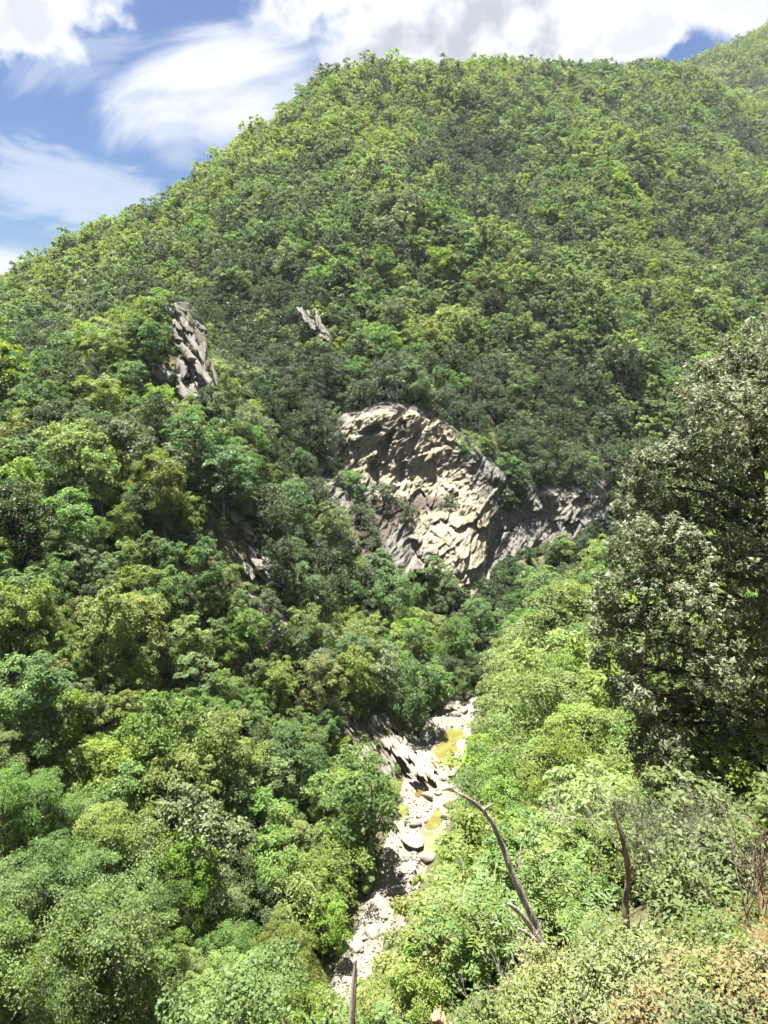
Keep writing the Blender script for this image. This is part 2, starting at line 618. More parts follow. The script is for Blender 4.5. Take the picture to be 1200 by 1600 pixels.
def tps_eval(fit, q):
    xy, sol = fit
    n = len(xy)
    out = np.empty(len(q))
    for s in range(0, len(q), 20000):
        d = q[s:s + 20000]
        r2 = ((d[:, None, :] - xy[None]) ** 2).sum(-1)
        out[s:s + 20000] = (0.5 * r2 * np.log(r2 + 1e-12)) @ sol[:n] + sol[n] + d @ sol[n + 1:]
    return out


S_ = 100.0
TFIT = tps_fit(CTRL[:, :2] / S_, CTRL[:, 2], lam=0.01)


def ground_raw(x, y):
    x = np.asarray(x, float)
    y = np.asarray(y, float)
    z = tps_eval(TFIT, np.column_stack([x.ravel(), y.ravel()]) / S_).reshape(x.shape)
    far = np.clip((np.hypot(x, y) - 60) / 200, 0, 1)
    z = z + far * np.clip((560 - y) / 140, 0.35, 1) * (8.0 * fbm(p3((x + 0.25 * y) / 62, y / 170), 3, 5, ridged=True) - 2.5) + (0.3 + 0.7 * far) * 1.2 * fbm(p3(x / 14, y / 14), 3, 9)
    near = np.clip(np.hypot(x, y) / 15, 0.12, 1)
    z = z + near * 0.35 * fbm(p3(x / 3.0, y / 3.0), 3, 21)
    # carve the stream bed
    d, bz, hw, sg = stream_dist(x, y)
    w = np.clip((d - hw) / 6.0, 0, 1)
    w = w * w * (3 - 2 * w)
    z = bz * (1 - w) + z * w - 0.5 * (1 - w)
    return z


def axis(parts):
    out = []
    for a, b, st in parts:
        out.append(np.arange(a, b, st))
    out.append([parts[-1][1]])
    return np.concatenate(out)


GX = axis([(-700, -260, 11), (-260, -110, 4.2), (-110, -12, 1.6), (-12, 16, 0.6), (16, 80, 1.6), (80, 300, 4.2), (300, 960, 11)])
GY = axis([(-60, -8, 3), (-8, 20, 0.6), (20, 200, 1.6), (200, 560, 4.2), (560, 1300, 11)])
MX, MY = np.meshgrid(GX, GY)
MZ = ground_raw(MX, MY)


def ground(x, y):
    """bilinear look-up in the terrain sheet"""
    x = np.asarray(x, float)
    y = np.asarray(y, float)
    i = np.clip(np.searchsorted(GX, x) - 1, 0, len(GX) - 2)
    j = np.clip(np.searchsorted(GY, y) - 1, 0, len(GY) - 2)
    fx = np.clip((x - GX[i]) / (GX[i + 1] - GX[i]), 0, 1)
    fy = np.clip((y - GY[j]) / (GY[j + 1] - GY[j]), 0, 1)
    return (MZ[j, i] * (1 - fx) * (1 - fy) + MZ[j, i + 1] * fx * (1 - fy) + MZ[j + 1, i] * (1 - fx) * fy + MZ[j + 1, i + 1] * fx * fy)


def grid_faces(nx, ny):
    a = (np.arange(ny - 1)[:, None] * nx + np.arange(nx - 1)[None]).ravel()
    return np.column_stack([a, a + 1, a + 1 + nx, a + nx])


M_ground = ground_mat("forest_floor", (0.070, 0.072, 0.034), (0.085, 0.078, 0.045), (0.052, 0.070, 0.026), 0.12, (0.15, 0.122, 0.086))
terrain = link("terrain", mesh_from("terrain", np.column_stack([MX.ravel(), MY.ravel(), MZ.ravel()]), grid_faces(len(GX), len(GY)), [M_ground], True))
tag(terrain, "steep wooded valley sides rising to a long ridge", kind="structure")

# ------------------------------------------------------------------ rock
M_cliff, _k, _o = new_mat("limestone_cliff")


def build_cliff_mat(k, out):
    g = k.new('ShaderNodeNewGeometry')
    pos = g.outputs['Position']
    at = k.new('ShaderNodeAttribute', attribute_name="tint")
    n1 = k.noise(pos, 0.16, 6, 0.6, 0.6)
    n2 = k.noise(pos, 0.9, 7, 0.68, 0.4)
    mp = k.new('ShaderNodeMapping')
    mp.inputs['Scale'].default_value = (1.0, 1.0, 0.10)
    k.link(pos, mp.inputs[0])
    drip = k.noise(mp.outputs[0], 0.55, 6, 0.65, 0.3)
    cream = k.mix(k.ramp(n1, 0.35, 0.68), (0.235, 0.212, 0.162, 1), (0.19, 0.168, 0.118, 1))
    grey = k.mix(k.ramp(n2, 0.35, 0.65), (0.16, 0.152, 0.135, 1), (0.10, 0.096, 0.086, 1))
    f = k.ramp(k.math('ADD', at.outputs['Fac'], k.math('MULTIPLY', k.math('SUBTRACT', n1, 0.5), 1.1)), 0.25, 0.75)
    col = k.mix(f, grey, cream)
    so = k.new('ShaderNodeAttribute', attribute_name="soil")
    col = k.mix(k.ramp(k.math('ADD', so.outputs['Fac'], k.math('MULTIPLY', k.math('SUBTRACT', n2, 0.5), 0.8)), 0.35, 0.65), col, (0.078, 0.064, 0.050, 1))
    col = k.mix(k.math('MULTIPLY', k.ramp(drip, 0.53, 0.70), 0.55), col, (0.15, 0.14, 0.14, 1))
    col = k.mix(k.math('MULTIPLY', k.ramp(n2, 0.56, 0.72), 0.5), col, (0.20, 0.18, 0.14, 1))
    b = k.new('ShaderNodeBsdfPrincipled')
    b.inputs['Roughness'].default_value = 0.95
    b.inputs['Specular IOR Level'].default_value = 0.15
    k.link(col, b.inputs['Base Color'])
    s = k.vmath('DOT_PRODUCT', pos, (0.55, 0.1, 0.83))
    s = k.math('ADD', s, k.math('MULTIPLY', n1, 6.0))
    w = k.math('FRACT', k.math('MULTIPLY', s, 0.9))
    w2 = k.math('FRACT', k.math('MULTIPLY', s, 2.3))
    h = k.math('ADD', k.math('MULTIPLY', n2, 1.2), k.math('MULTIPLY', w2, 0.15))
    bp = k.new('ShaderNodeBump')
    bp.inputs['Strength'].default_value = 0.8
    bp.inputs['Distance'].default_value = 0.5
    k.link(h, bp.inputs['Height'])
    k.link(bp.outputs[0], b.inputs['Normal'])
    k.link(b.outputs[0], out.inputs['Surface'])


build_cliff_mat(_k, _o)
M_slab = rock_mat("grey_layered_limestone", (0.165, 0.153, 0.130), (0.115, 0.106, 0.090), (0.070, 0.064, 0.054), 0.5, 0.6, 0.14)
M_pale = rock_mat("pale_stream_limestone", (0.205, 0.185, 0.152), (0.160, 0.144, 0.118), (0.10, 0.088, 0.07), 0.6, 0.4, 0.10)
M_earth = ground_mat("brown_scree", (0.13, 0.085, 0.06), (0.10, 0.075, 0.055), (0.17, 0.14, 0.11), 0.3)


def in_poly(x, y, poly):
    x = np.asarray(x, float)
    y = np.asarray(y, float)
    inside = np.zeros(x.shape, bool)
    n = len(poly)
    for i in range(n):
        x1, y1 = poly[i]
        x2, y2 = poly[(i + 1) % n]
        c = ((y1 > y) != (y2 > y)) & (x < (x2 - x1) * (y - y1) / (y2 - y1 + 1e-12) + x1)
        inside ^= c
    return inside


def poly_dist(x, y, poly):
    x = np.asarray(x, float)
    y = np.asarray(y, float)
    best = np.full(x.shape, 1e9)
    n = len(poly)
    for i in range(n):
        ax, ay = poly[i]
        bx, by = poly[(i + 1) % n]
        t = np.clip(((x - ax) * (bx - ax) + (y - ay) * (by - ay)) / ((bx - ax) ** 2 + (by - ay) ** 2 + 1e-12), 0, 1)
        best = np.minimum(best, np.hypot(x - ax - t * (bx - ax), y - ay - t * (by - ay)))
    return np.where(in_poly(x, y, poly), -best, best)


CLIFF_OUT = [(505, 700, 166), (535, 655, 169), (600, 636, 173.5), (650, 640, 175), (705, 670, 175), (752, 712, 174), (800, 750, 179), (860, 768, 184), (938, 772, 190),
             (945, 815, 187), (880, 865, 178), (815, 870, 173), (775, 895, 164), (765, 960, 153), (735, 965, 150), (700, 925, 150), (640, 905, 150), (570, 905, 147), (530, 880, 147), (510, 800, 153), (480, 760, 158)]
CL3 = [P(*q) for q in CLIFF_OUT]
CL_XZ = [(q[0], q[2]) for q in CL3]
CL_XY = [(q[0], q[1]) for q in CL3]
CPTS = CLIFF_OUT + [(560, 720, 169), (600, 690, 169.5), (625, 720, 169), (585, 760, 166), (660, 760, 169.5), (700, 790, 165), (740, 770, 168), (790, 800, 176), (860, 810, 182),
                    (640, 830, 160), (700, 830, 157), (740, 850, 158), (765, 850, 166), (800, 840, 174), (735, 900, 152), (600, 850, 154), (560, 800, 158), (680, 880, 154), (610, 655, 171.5), (640, 690, 171), (680, 720, 170)]
C3 = np.array([P(*q) for q in CPTS])
CFIT = tps_fit(C3[:, [0, 2]] / 30.0, C3[:, 1], lam=0.002)


def build_cliff():
    nx, nz = 520, 350
    xs = np.linspace(-24, 66, nx)
    zs = np.linspace(-64, -4, nz)
    X, Z = np.meshgrid(xs, zs)
    Y = tps_eval(CFIT, np.column_stack([X.ravel(), Z.ravel()]) / 30.0).reshape(X.shape)
    d = poly_dist(X, Z, CL_XZ)
    warp = 1.4 * fbm(p3(X / 9, Z / 9, 2.0), 3, 40)

    def blocks(step_a, step_b, seed, off, tilt):
        """broken rock: cells along the bedding, each with its own set-back and tilt"""
        ca, sa = math.cos(0.62), math.sin(0.62)
        pa = (X + 0.4 * warp) * ca + (Z + 0.4 * warp) * sa
        pb = -(X + 0.4 * warp) * sa + (Z + 0.4 * warp) * ca
        qa, qb = pa / step_a, pb / step_b
        ia, ib = np.floor(qa), np.floor(qb)
        best = np.full(X.shape, 1e9)
        second = np.full(X.shape, 1e9)
        out = np.zeros(X.shape)
        for da in (-1, 0, 1):
            for db in (-1, 0, 1):
                ja, jb = ia + da, ib + db
                zz = np.zeros_like(ja)
                ra = _hash(ja.astype(np.int64), jb.astype(np.int64), zz.astype(np.int64), seed)
                rb = _hash(ja.astype(np.int64), jb.astype(np.int64), zz.astype(np.int64), seed + 1)
                rc = _hash(ja.astype(np.int64), jb.astype(np.int64), zz.astype(np.int64), seed + 2)
                rd = _hash(ja.astype(np.int64), jb.astype(np.int64), zz.astype(np.int64), seed + 3)
                re_ = _hash(ja.astype(np.int64), jb.astype(np.int64), zz.astype(np.int64), seed + 4)
                xa, xb = qa - ja - ra, qb - jb - rb
                dd = np.abs(xa) + np.abs(xb) * 0.9
                v = off * (rc - 0.5) + tilt * ((rd - 0.5) * xa * step_a + (re_ - 0.5) * xb * step_b)
                m = dd < best
                out = np.where(m, v, out)
                second = np.where(m, best, np.minimum(second, dd))
                best = np.where(m, dd, best)
        return out - off * 0.25 * np.clip(1 - (second - best) / 0.09, 0, 1)

    disp = 2.4 * fbm(p3(X / 12, Z / 14, 0.0), 3, 33) + blocks(7.0, 3.6, 501, 1.6, 0.8) + blocks(3.0, 1.3, 511, 0.8, 0.9) + blocks(1.3, 0.6, 521, 0.4, 0.9) + 0.15 * fbm(p3(X / 1.5, Z / 2.5, 4.0), 3, 35)

    def groove(u0, v0, u1, v1, t, width, depth):
        a = np.array(P(u0, v0, t))[[0, 2]]
        b = np.array(P(u1, v1, t))[[0, 2]]
        tt = np.clip(((X - a[0]) * (b[0] - a[0]) + (Z - a[1]) * (b[1] - a[1])) / ((b - a) ** 2).sum(), 0, 1)
        r = np.hypot(X - a[0] - tt * (b[0] - a[0]), Z - a[1] - tt * (b[1] - a[1]))
        return -depth * np.clip(1 - (r / width) ** 2, 0, 1)

    disp += groove(601, 708, 606, 682, 173, 0.9, 2.6) + groove(606, 682, 614, 672, 173, 0.9, 2.2)
    disp += groove(628, 660, 628, 742, 174, 1.1, 1.6)
    disp += groove(575, 672, 588, 666, 173, 1.3, 3.0)
    disp += groove(765, 870, 790, 845, 166, 1.2, 3.0) + groove(760, 890, 770, 860, 162, 1.0, 2.2)
    disp += groove(642, 855, 650, 900, 156, 1.8, 3.0) + groove(580, 725, 590, 760, 170, 1.0, 2.0)
    Y = Y - disp * np.clip(1 - d / 8, 0.2, 1)
    Y = Y + np.clip(d + 1.0, 0, None) * 1.6
    # outside the bare face the rock goes into the hill
    ys = np.linspace(118, 275, 420)
    for i in range(nx):
        g = np.maximum.accumulate(ground(np.full(len(ys), xs[i]), ys))
        yi = np.interp(zs, g, ys) + 2.0
        w = np.clip(d[:, i] / 3.0, 0, 1)
        w = w * w * (3 - 2 * w)
        Y[:, i] = Y[:, i] * (1 - w) + np.maximum(Y[:, i], yi) * w
    # cream core, grey surround
    cx, cz = X, Z
    def blob(u, v, t, rx, rz):
        c = P(u, v, t)
        return np.exp(-(((X - c[0]) / rx) ** 2 + ((Z - c[2]) / rz) ** 2))
    core = np.clip(blob(615, 690, 173, 9, 9) + 0.95 * blob(715, 835, 158, 10, 9) + 0.9 * blob(650, 745, 170, 9, 7) + 0.6 * blob(560, 690, 168, 7, 7) + 0.5 * blob(690, 690, 176, 7, 6) + 0.7 * blob(740, 900, 153, 5, 8) + 0.4 * blob(900, 790, 185, 14, 4), 0, 1)
    core = np.clip(core - 0.8 * np.clip(-groove(628, 660, 628, 742, 174, 1.3, 1.6) / 1.6, 0, 1), 0, 1)
    soil = np.clip(0.85 * blob(665, 788, 165, 7, 1.6) + 0.7 * blob(590, 805, 160, 7, 3) + 0.9 * blob(560, 840, 152, 6, 5) + 0.8 * blob(735, 960, 151, 4, 4), 0, 1)
    n = nx * nz
    V = np.column_stack([X.ravel(), Y.ravel(), Z.ravel()])
    F = grid_faces(nx, nz)
    ring = np.concatenate([np.arange(nx), np.arange(1, nz) * nx + nx - 1, (nz - 1) * nx + np.arange(nx - 2, -1, -1), np.arange(nz - 2, 0, -1) * nx])
    V2 = V[ring].copy()
    V2[:, 1] += 14
    m_ = len(ring)
    ia = np.arange(m_)
    sk = np.column_stack([ring[(ia + 1) % m_], ring, n + ia, n + (ia + 1) % m_])
    cen = V2.mean(0)
    back = np.column_stack([n + ia, n + (ia + 1) % m_, np.full(m_, n + m_)])
    ext = np.zeros(m_ + 1)
    me = mesh_from("rock_cliff", np.vstack([V, V2, cen[None]]), [F, sk, back], [M_cliff], False, tint=np.concatenate([core.ravel(), ext]))
    sa = me.attributes.new("soil", 'FLOAT', 'POINT')
    sa.data.foreach_set("value", np.concatenate([soil.ravel(), ext]).astype(np.float32))
    o = link("rock_cliff", me)
    tag(o, "cream and grey limestone cliff with hollows above the dark gorge", "cliff")
    return X, Y, Z


# drop the soil sheet behind the rock wall
_u, _v, _dep = project(MX, MY, MZ)
_pp = [(q[0], q[1]) for q in CLIFF_OUT]
_m = (in_poly(_u, _v, _pp)) & (MY > 140) & (MY < 215)
_w = np.clip(-poly_dist(_u, _v, _pp) / 25, 0, 1) * _m
MZ -= 7.0 * _w
_co = np.column_stack([MX.ravel(), MY.ravel(), MZ.ravel()]).astype(np.float32)
terrain.data.vertices.foreach_set("co", _co.ravel())
terrain.data.update()
CLX, CLY, CLZ = build_cliff()


def cliff_y(x, z):
    i = np.argmin(np.abs(CLX[0] - x))
    j = np.argmin(np.abs(CLZ[:, 0] - z))
    return CLY[j, i]


# ---- layered slabs
def slab_mesh(seed, nx=8, ny=3, nz=2):
    """unit slab: x length, y width, z thickness, broken edges"""
    xs, ys, zs = np.linspace(-.5, .5, nx + 1), np.linspace(-.5, .5, ny + 1), np.linspace(-.5, .5, nz + 1)
    idx, V = {}, []

    def vid(i, j, k):
        key = (i, j, k)
        if key not in idx:
            idx[key] = len(V)
            V.append((xs[i], ys[j], zs[k]))
        return idx[key]
    F = []
    for i in range(nx):
        for j in range(ny):
            for k in (0, nz):
                q = [vid(i, j, k), vid(i + 1, j, k), vid(i + 1, j + 1, k), vid(i, j + 1, k)]
                F.append(q if k else q[::-1])
    for i in range(nx):
        for k in range(nz):
            for j in (0, ny):
                q = [vid(i, j, k), vid(i + 1, j, k), vid(i + 1, j, k + 1), vid(i, j, k + 1)]
                F.append(q[::-1] if j else q)
    for j in range(ny):
        for k in range(nz):
            for i in (0, nx):
                q = [vid(i, j, k), vid(i, j + 1, k), vid(i, j + 1, k + 1), vid(i, j, k + 1)]
                F.append(q if i else q[::-1])
    V = np.array(V)
    a = fbm(V * np.array([5, 4, 1.0]) + seed * 7.7, 3, seed)
    b = fbm(V * np.array([7, 3, 2.0]) + seed * 3.1 + 50, 3, seed + 7)
    c = fbm(V * np.array([4, 6, 3.0]) + seed * 5.3 + 90, 2, seed + 11)
    taper = 1 - 0.25 * np.clip(V[:, 0] * 2 * np.sin(seed * 2.3), 0, 1)
    out = V.copy()
    out[:, 0] += 0.05 * a + V[:, 1] * 0.35 * np.sin(seed * 1.7) * np.abs(V[:, 0] * 2)
    out[:, 1] = V[:, 1] * taper + 0.13 * b
    out[:, 2] += 0.20 * c + 0.25 * np.sign(V[:, 2]) * (vnoise(np.floor(V * np.array([6, 3, 1.0]) * 1.01) * 3.7 + seed, seed) * 0.5)
    return out, np.array(F)


SLABS = []
for _i in range(7):
    _V, _F = slab_mesh(_i + 1)
    SLABS.append((_V, _F))
SLAB_ME = {}


def slab_data(i, mat):
    key = (i, mat.name)
    if key not in SLAB_ME:
        SLAB_ME[key] = mesh_from("slab_" + mat.name, SLABS[i][0], SLABS[i][1], [mat], False)
    return SLAB_ME[key]


def put_slab(name, parent, centre, xdir, zdir, dims, mat, rnd):
    x = Vector(xdir).normalized()
    z = Vector(zdir)
    z = (z - x * z.dot(x)).normalized()
    y = z.cross(x)
    R = Matrix((x, y, z)).transposed()
    o = bpy.data.objects.new(name, slab_data(rnd.randrange(7), mat))
    COL.objects.link(o)
    o.parent = parent
    o.location = Vector(centre) - parent.location
    o.rotation_euler = R.to_euler()
    o.scale = dims
    return o


def outcrop(name, label, cat, centre, strike, normal, n, spread_across, spread_along, length, width, thick, mat, seed, bury=0.0, piece="layer", follow=False):
    """n slabs lying side by side across the strike, each its own piece"""
    rnd = random.Random(seed)
    root = link(name, None, loc=centre)
    tag(root, label, cat)
    S = Vector(strike).normalized()
    N = Vector(normal)
    N = (N - S * N.dot(S)).normalized()
    A = N.cross(S)
    for i in range(n):
        f = (i + 0.5) / n - 0.5
        c = Vector(centre) + A * (f * spread_across) + S * rnd.uniform(-.5, .5) * spread_along
        if follow:
            c.z = float(ground(c.x, c.y)) + rnd.uniform(-0.15, 0.35) * thick - bury
        else:
            c += N * (rnd.uniform(-.5, .5) * thick * 0.6 - bury)
        sx = S + Vector((rnd.uniform(-.08, .08), rnd.uniform(-.08, .08), rnd.uniform(-.06, .06)))
        nn = N + Vector((rnd.uniform(-.15, .15), rnd.uniform(-.15, .15), rnd.uniform(-.1, .1)))
        put_slab(piece, root, c, sx, nn, (length * rnd.uniform(.6, 1.25), width * rnd.uniform(.6, 1.4), thick * rnd.uniform(.6, 1.3)), mat, rnd)
    return root


def gpt(u, v, t0=40, t1=400, dz=0.0):
    """first point where a sight line meets the ground sheet"""
    d = pix_dir(u, v)
    ts = np.linspace(t0, t1, 1400)
    x, y, z = d.x * ts, d.y * ts, d.z * ts
    below = z < ground(x, y)
    i = int(np.argmax(below)) if below.any() else len(ts) - 1
    return Vector((x[i], y[i], ground(x[i], y[i]) + dz))


# steep fin on the spur's crest: near-vertical plates
def fin(name, label, spec, seed, mat=None):
    rnd = random.Random(seed)
    root = None
    for (u0, v0, u1, v1, t0, t1, width, thick) in spec:
        a = Vector(P(u0, v0, t0))
        b = Vector(P(u1, v1, t1))
        c = (a + b) / 2
        if root is None:
            root = link(name, None, loc=c)
            tag(root, label, "rock outcrop")
        S = (b - a)
        N = Vector((0.75, -0.35, 0.45))
        N = N.normalized()
        side = S.normalized().cross(N)
        for q in range(8):          # the bed is broken into blocks
            f = rnd.uniform(-.42, .42)
            cc = c + S * f + side * rnd.uniform(-.5, .5) * width * 0.8 + N * rnd.uniform(-.6, .5) * thick
            nn = N + Vector((rnd.uniform(-.35, .35), rnd.uniform(-.35, .35), rnd.uniform(-.3, .3)))
            put_slab("block", root, cc, S.normalized() + Vector((rnd.uniform(-.22, .22), rnd.uniform(-.22, .22), rnd.uniform(-.15, .15))), nn, (S.length * rnd.uniform(.22, .55), width * rnd.uniform(.18, .42), thick * rnd.uniform(.5, 1.1)), mat or M_slab, rnd)
    return root


fin("rock_fin", "jagged grey rock fin of steep plates on the spur's crest",
    [(276, 488, 292, 530, 137, 134, 5, 1.0), (284, 474, 300, 520, 138, 135, 6, 1.2), (292, 484, 312, 560, 137, 132, 5, 0.9), (300, 500, 318, 580, 136, 131, 4, 0.8),
     (284, 545, 306, 605, 133, 129, 5, 1.6), (294, 552, 318, 604, 132, 128, 5, 1.3), (303, 560, 328, 602, 131, 128, 4, 1.0), (272, 570, 296, 625, 133, 128, 6, 1.8),
     (262, 590, 286, 640, 133, 127, 6, 1.6), (310, 520, 330, 590, 134, 130, 3, 0.6), (286, 590, 312, 640, 130, 126, 5, 1.4), (250, 600, 262, 650, 134, 128, 7, 1.6),
     (232, 600, 246, 645, 134, 128, 6, 1.4), (212, 600, 228, 648, 134, 127, 6, 1.4), (316, 600, 336, 650, 129, 125, 4, 0.8)], 3)
fin("rock_rib", "broken grey rock ledges on the spur below the jagged fin",
    [(338, 745, 362, 800, 119, 116, 4, .8), (345, 738, 372, 790, 119, 115, 3, .6), (352, 770, 384, 815, 117, 114, 4, .8), (332, 800, 360, 850, 116, 112, 5, 1.0), (360, 800, 392, 842, 115, 112, 4, .7),
     (326, 850, 350, 900, 113, 110, 5, 1.2), (342, 862, 368, 925, 112, 108, 5, 1.3), (362, 850, 398, 900, 113, 109, 4, .8), (380, 845, 418, 888, 113, 109, 4, .6), (390, 872, 425, 912, 112, 108, 3, .6),
     (352, 905, 376, 950, 109, 106, 5, 1.2), (376, 905, 410, 945, 109, 107, 4, .8), (398, 905, 436, 950, 110, 107, 3, .6), (404, 940, 440, 985, 108, 106, 4, .8), (334, 880, 352, 940, 111, 107, 4, 1.0)], 5)
fin("rock_scar", "small grey bare rock scar high in the woods above the cliff",
    [(474, 482, 486, 512, 198.5, 194.5, 5, 0.8), (490, 480, 506, 520, 198.5, 193.5, 4, 0.8), (502, 512, 514, 536, 195.5, 192, 4, 0.8)], 8)

STRIKE = Vector((0.42, -0.88, -0.10))
_c = gpt(590, 1165, 60)
outcrop("rock_ledges", "grey tilted rock layers on the bank above the stream pools", "rock outcrop", _c, (0.5, -0.72, -0.42), (0.45, 0.1, 0.9), 60, 13.0, 9.0, 2.6, 0.5, 0.5, M_slab, 12, 0.0, "layer", True)
_c = gpt(520, 1235, 60)
outcrop("rock_ledges", "grey rock shelf jutting from bushes left of the lower pool", "rock outcrop", _c, (0.6, -0.6, -0.45), (0.4, 0.1, 0.9), 18, 5.0, 5.0, 2.0, 0.5, 0.5, M_slab, 13, 0.0, "layer", True)


# ---- stream bed, pools, stones
def bed_level(x, y):
    d, bz, hw, sg = stream_dist(x, y)
    return bz


def on_bed(u, v, dz=0.0):
    """where a sight line meets the bed's level"""
    z = -60.0
    d = pix_dir(u, v)
    for _ in range(6):
        t = z / d.z
        z = float(bed_level(np.array([d.x * t]), np.array([d.y * t]))[0]) + dz
    t = z / d.z
    return d.x * t, d.y * t, z


POOLS = [
    ("pool", "long olive yellow pool at the head of the stream bed", [(706, 1138), (722, 1140), (727, 1152), (712, 1158), (714, 1172), (704, 1184), (720, 1190), (716, 1200), (692, 1202), (676, 1206), (668, 1188), (682, 1168), (692, 1152), (698, 1141)], 'olive'),
    ("pool", "tiny orange puddle between white ledges", [(662, 1204), (668, 1210), (676, 1222), (682, 1232), (676, 1230), (666, 1222), (662, 1212)], 'amber'),
    ("pool", "small ochre puddle beside the layered ledges", [(648, 1240), (658, 1232), (667, 1236), (664, 1243), (650, 1246)], 'amber'),
    ("pool", "narrow olive pool among boulders in the stream bed", [(682, 1262), (690, 1270), (688, 1288), (676, 1296), (664, 1294), (664, 1284), (676, 1278)], 'olive'),
    ("pool", "milky tan pool in the middle of the stream bed", [(666, 1290), (690, 1288), (693, 1310), (690, 1332), (676, 1340), (652, 1338), (658, 1310)], 'tan'),
    ("pool", "shallow green puddle under bushes on the left bank", [(626, 1254), (638, 1262), (636, 1274), (624, 1282), (618, 1268)], 'olive'),
]
POOL_XY = []
for nm, lab, px, c in POOLS:
    q = [on_bed(a, b) for a, b in px]
    POOL_XY.append((nm, lab, [(a[0], a[1]) for a in q], c, float(np.mean([a[2] for a in q]))))


def water_mat(name, c1, c2, rough=0.06):
    m, k, out = new_mat(name)
    g = k.new('ShaderNodeNewGeometry')
    n = k.noise(g.outputs['Position'], 0.7, 5, 0.6, 0.5)
    col = k.mix(k.ramp(n, 0.35, 0.65), c1 + (1,), c2 + (1,))
    b = k.new('ShaderNodeBsdfPrincipled')
    b.inputs['Roughness'].default_value = rough
    b.inputs['IOR'].default_value = 1.33
    k.link(col, b.inputs['Base Color'])
    w = k.noise(g.outputs['Position'], 6.0, 3, 0.5, 0.3)
    bp = k.new('ShaderNodeBump')
    bp.inputs['Strength'].default_value = 0.12
    bp.inputs['Distance'].default_value = 0.03
    k.link(w, bp.inputs['Height'])
    k.link(bp.outputs[0], b.inputs['Normal'])
    k.link(b.outputs[0], out.inputs['Surface'])
    return m


M_water = {'olive': water_mat("olive_water", (0.088, 0.084, 0.018), (0.130, 0.122, 0.040)), 'amber': water_mat("amber_water", (0.105, 0.062, 0.012), (0.080, 0.056, 0.015)),
           'tan': water_mat("silty_water", (0.150, 0.138, 0.085), (0.110, 0.106, 0.055))}


def build_bed():
    i0 = int(np.argmin(np.abs(SD[:, 1] - 22)))
    i1 = int(np.argmin(np.abs(SD[:, 1] - 114)))
    S = dense(SD[i0:i1], 0.5)
    na = 40
    tan = np.gradient(S[:, :2], axis=0)
    tan = nrm(tan)
    nor = np.column_stack([-tan[:, 1], tan[:, 0]])     # to the left bank
    s = np.linspace(-1.45, 1.45, na)
    X = S[:, None, 0] + nor[:, None, 0] * s[None] * S[:, None, 3]
    Y = S[:, None, 1] + nor[:, None, 1] * s[None] * S[:, None, 3]
    Z = np.repeat(S[:, None, 2], na, 1)
    Z = Z + 0.30 * fbm(p3(X / 2.2, Y / 3.0), 4, 61) + 0.12 * fbm(p3(X / .6, Y / .6), 2, 63) + 0.18
    edge = np.clip((np.abs(s) - 0.8) / 0.65, 0, 1)[None]
    g = ground(X, Y)
    Z = np.where(edge > 0, Z * (1 - edge) + (g - 0.25) * edge, Z)
    Z = np.maximum(Z, g + 0.02 - 0.6 * edge)
    for nm, lab, poly, c, pz in POOL_XY:
        d = poly_dist(X, Y, poly)
        w = np.clip((0.8 - d) / 1.1, 0, 1)
        tgt = np.where(d < 0.05, pz - 0.35, pz + 0.02 + np.clip(d, 0, 1) * 0.25)
        Z = Z * (1 - w) + tgt * w
    me = mesh_from("stream_bed", np.column_stack([X.ravel(), Y.ravel(), Z.ravel()]), grid_faces(na, len(S)), [M_pale], True)
    o = link("stream_bed", me)
    tag(o, "pale dry limestone stream bed winding down the gorge", kind="structure")
    for nm, lab, poly, c, pz in POOL_XY:
        # fan of the outline, pushed a little under the stones at its rim
        q = smooth_poly(np.array([(a, b, pz) for a, b in poly + poly[:1]]), 2)[:-1]
        cen = q.mean(0)
        q[:, :2] = cen[:2] + (q[:, :2] - cen[:2]) * 1.06
        V = np.vstack([q, cen[None]])
        n = len(q)
        F = np.column_stack([np.arange(n), (np.arange(n) + 1) % n, np.full(n, n)])
        w = link(nm, mesh_from(nm, V, F, [M_water[c]], True))
        w.data.flip_normals() if False else None
        tag(w, lab, kind="structure")
    return S, X, Y, Z


BS, BX, BY, BZ = build_bed()
_bt = BX.ravel(), BY.ravel(), BZ.ravel()


def bed_z(x, y):
    i = np.argmin((_bt[0] - x) ** 2 + (_bt[1] - y) ** 2)
    return _bt[2][i]


def rock_mesh(seed, mat, sub=2, amp=0.32):
    import bmesh
    bm = bmesh.new()
    bmesh.ops.create_icosphere(bm, subdivisions=sub, radius=0.5)
    V = np.array([v.co[:] for v in bm.verts])
    F = np.array([[v.index for v in f.verts] for f in bm.faces])
    bm.free()
    rs = np.random.RandomState(seed)
    # facet the ball with random planes, then roughen
    for _ in range(9):
        nvec = nrm(rs.normal(size=3))
        h = rs.uniform(0.26, 0.42)
        d = V @ nvec
        V = V - np.clip(d - h, 0, None)[:, None] * nvec * 0.9
    V = V + 0.06 * nrm(V) * fbm(V * 4 + seed, 3, seed)[:, None]
    return mesh_from("boulder", V, F, [mat], False)


ROCKS = [rock_mesh(100 + i, M_pale) for i in range(7)]


def put_boulder(u, v, wpx, label, asp=(1, .8, .6), rz=0.0, seed=0):
    x, y, z = on_bed(u, v)
    dep = y * CP - z * SP
    w = wpx * dep / FPX
    o = link("boulder", ROCKS[seed % 7], loc=(x, y, bed_z(x, y) + 0.18 * w * asp[2]), rot=(0.2 * math.sin(seed), 0.2 * math.cos(seed * 2), rz), scale=(w * asp[0] * 1.15, w * asp[1] * 1.15, w * asp[2] * 1.15))
    tag(o, label, "boulder", "boulders in the stream bed")


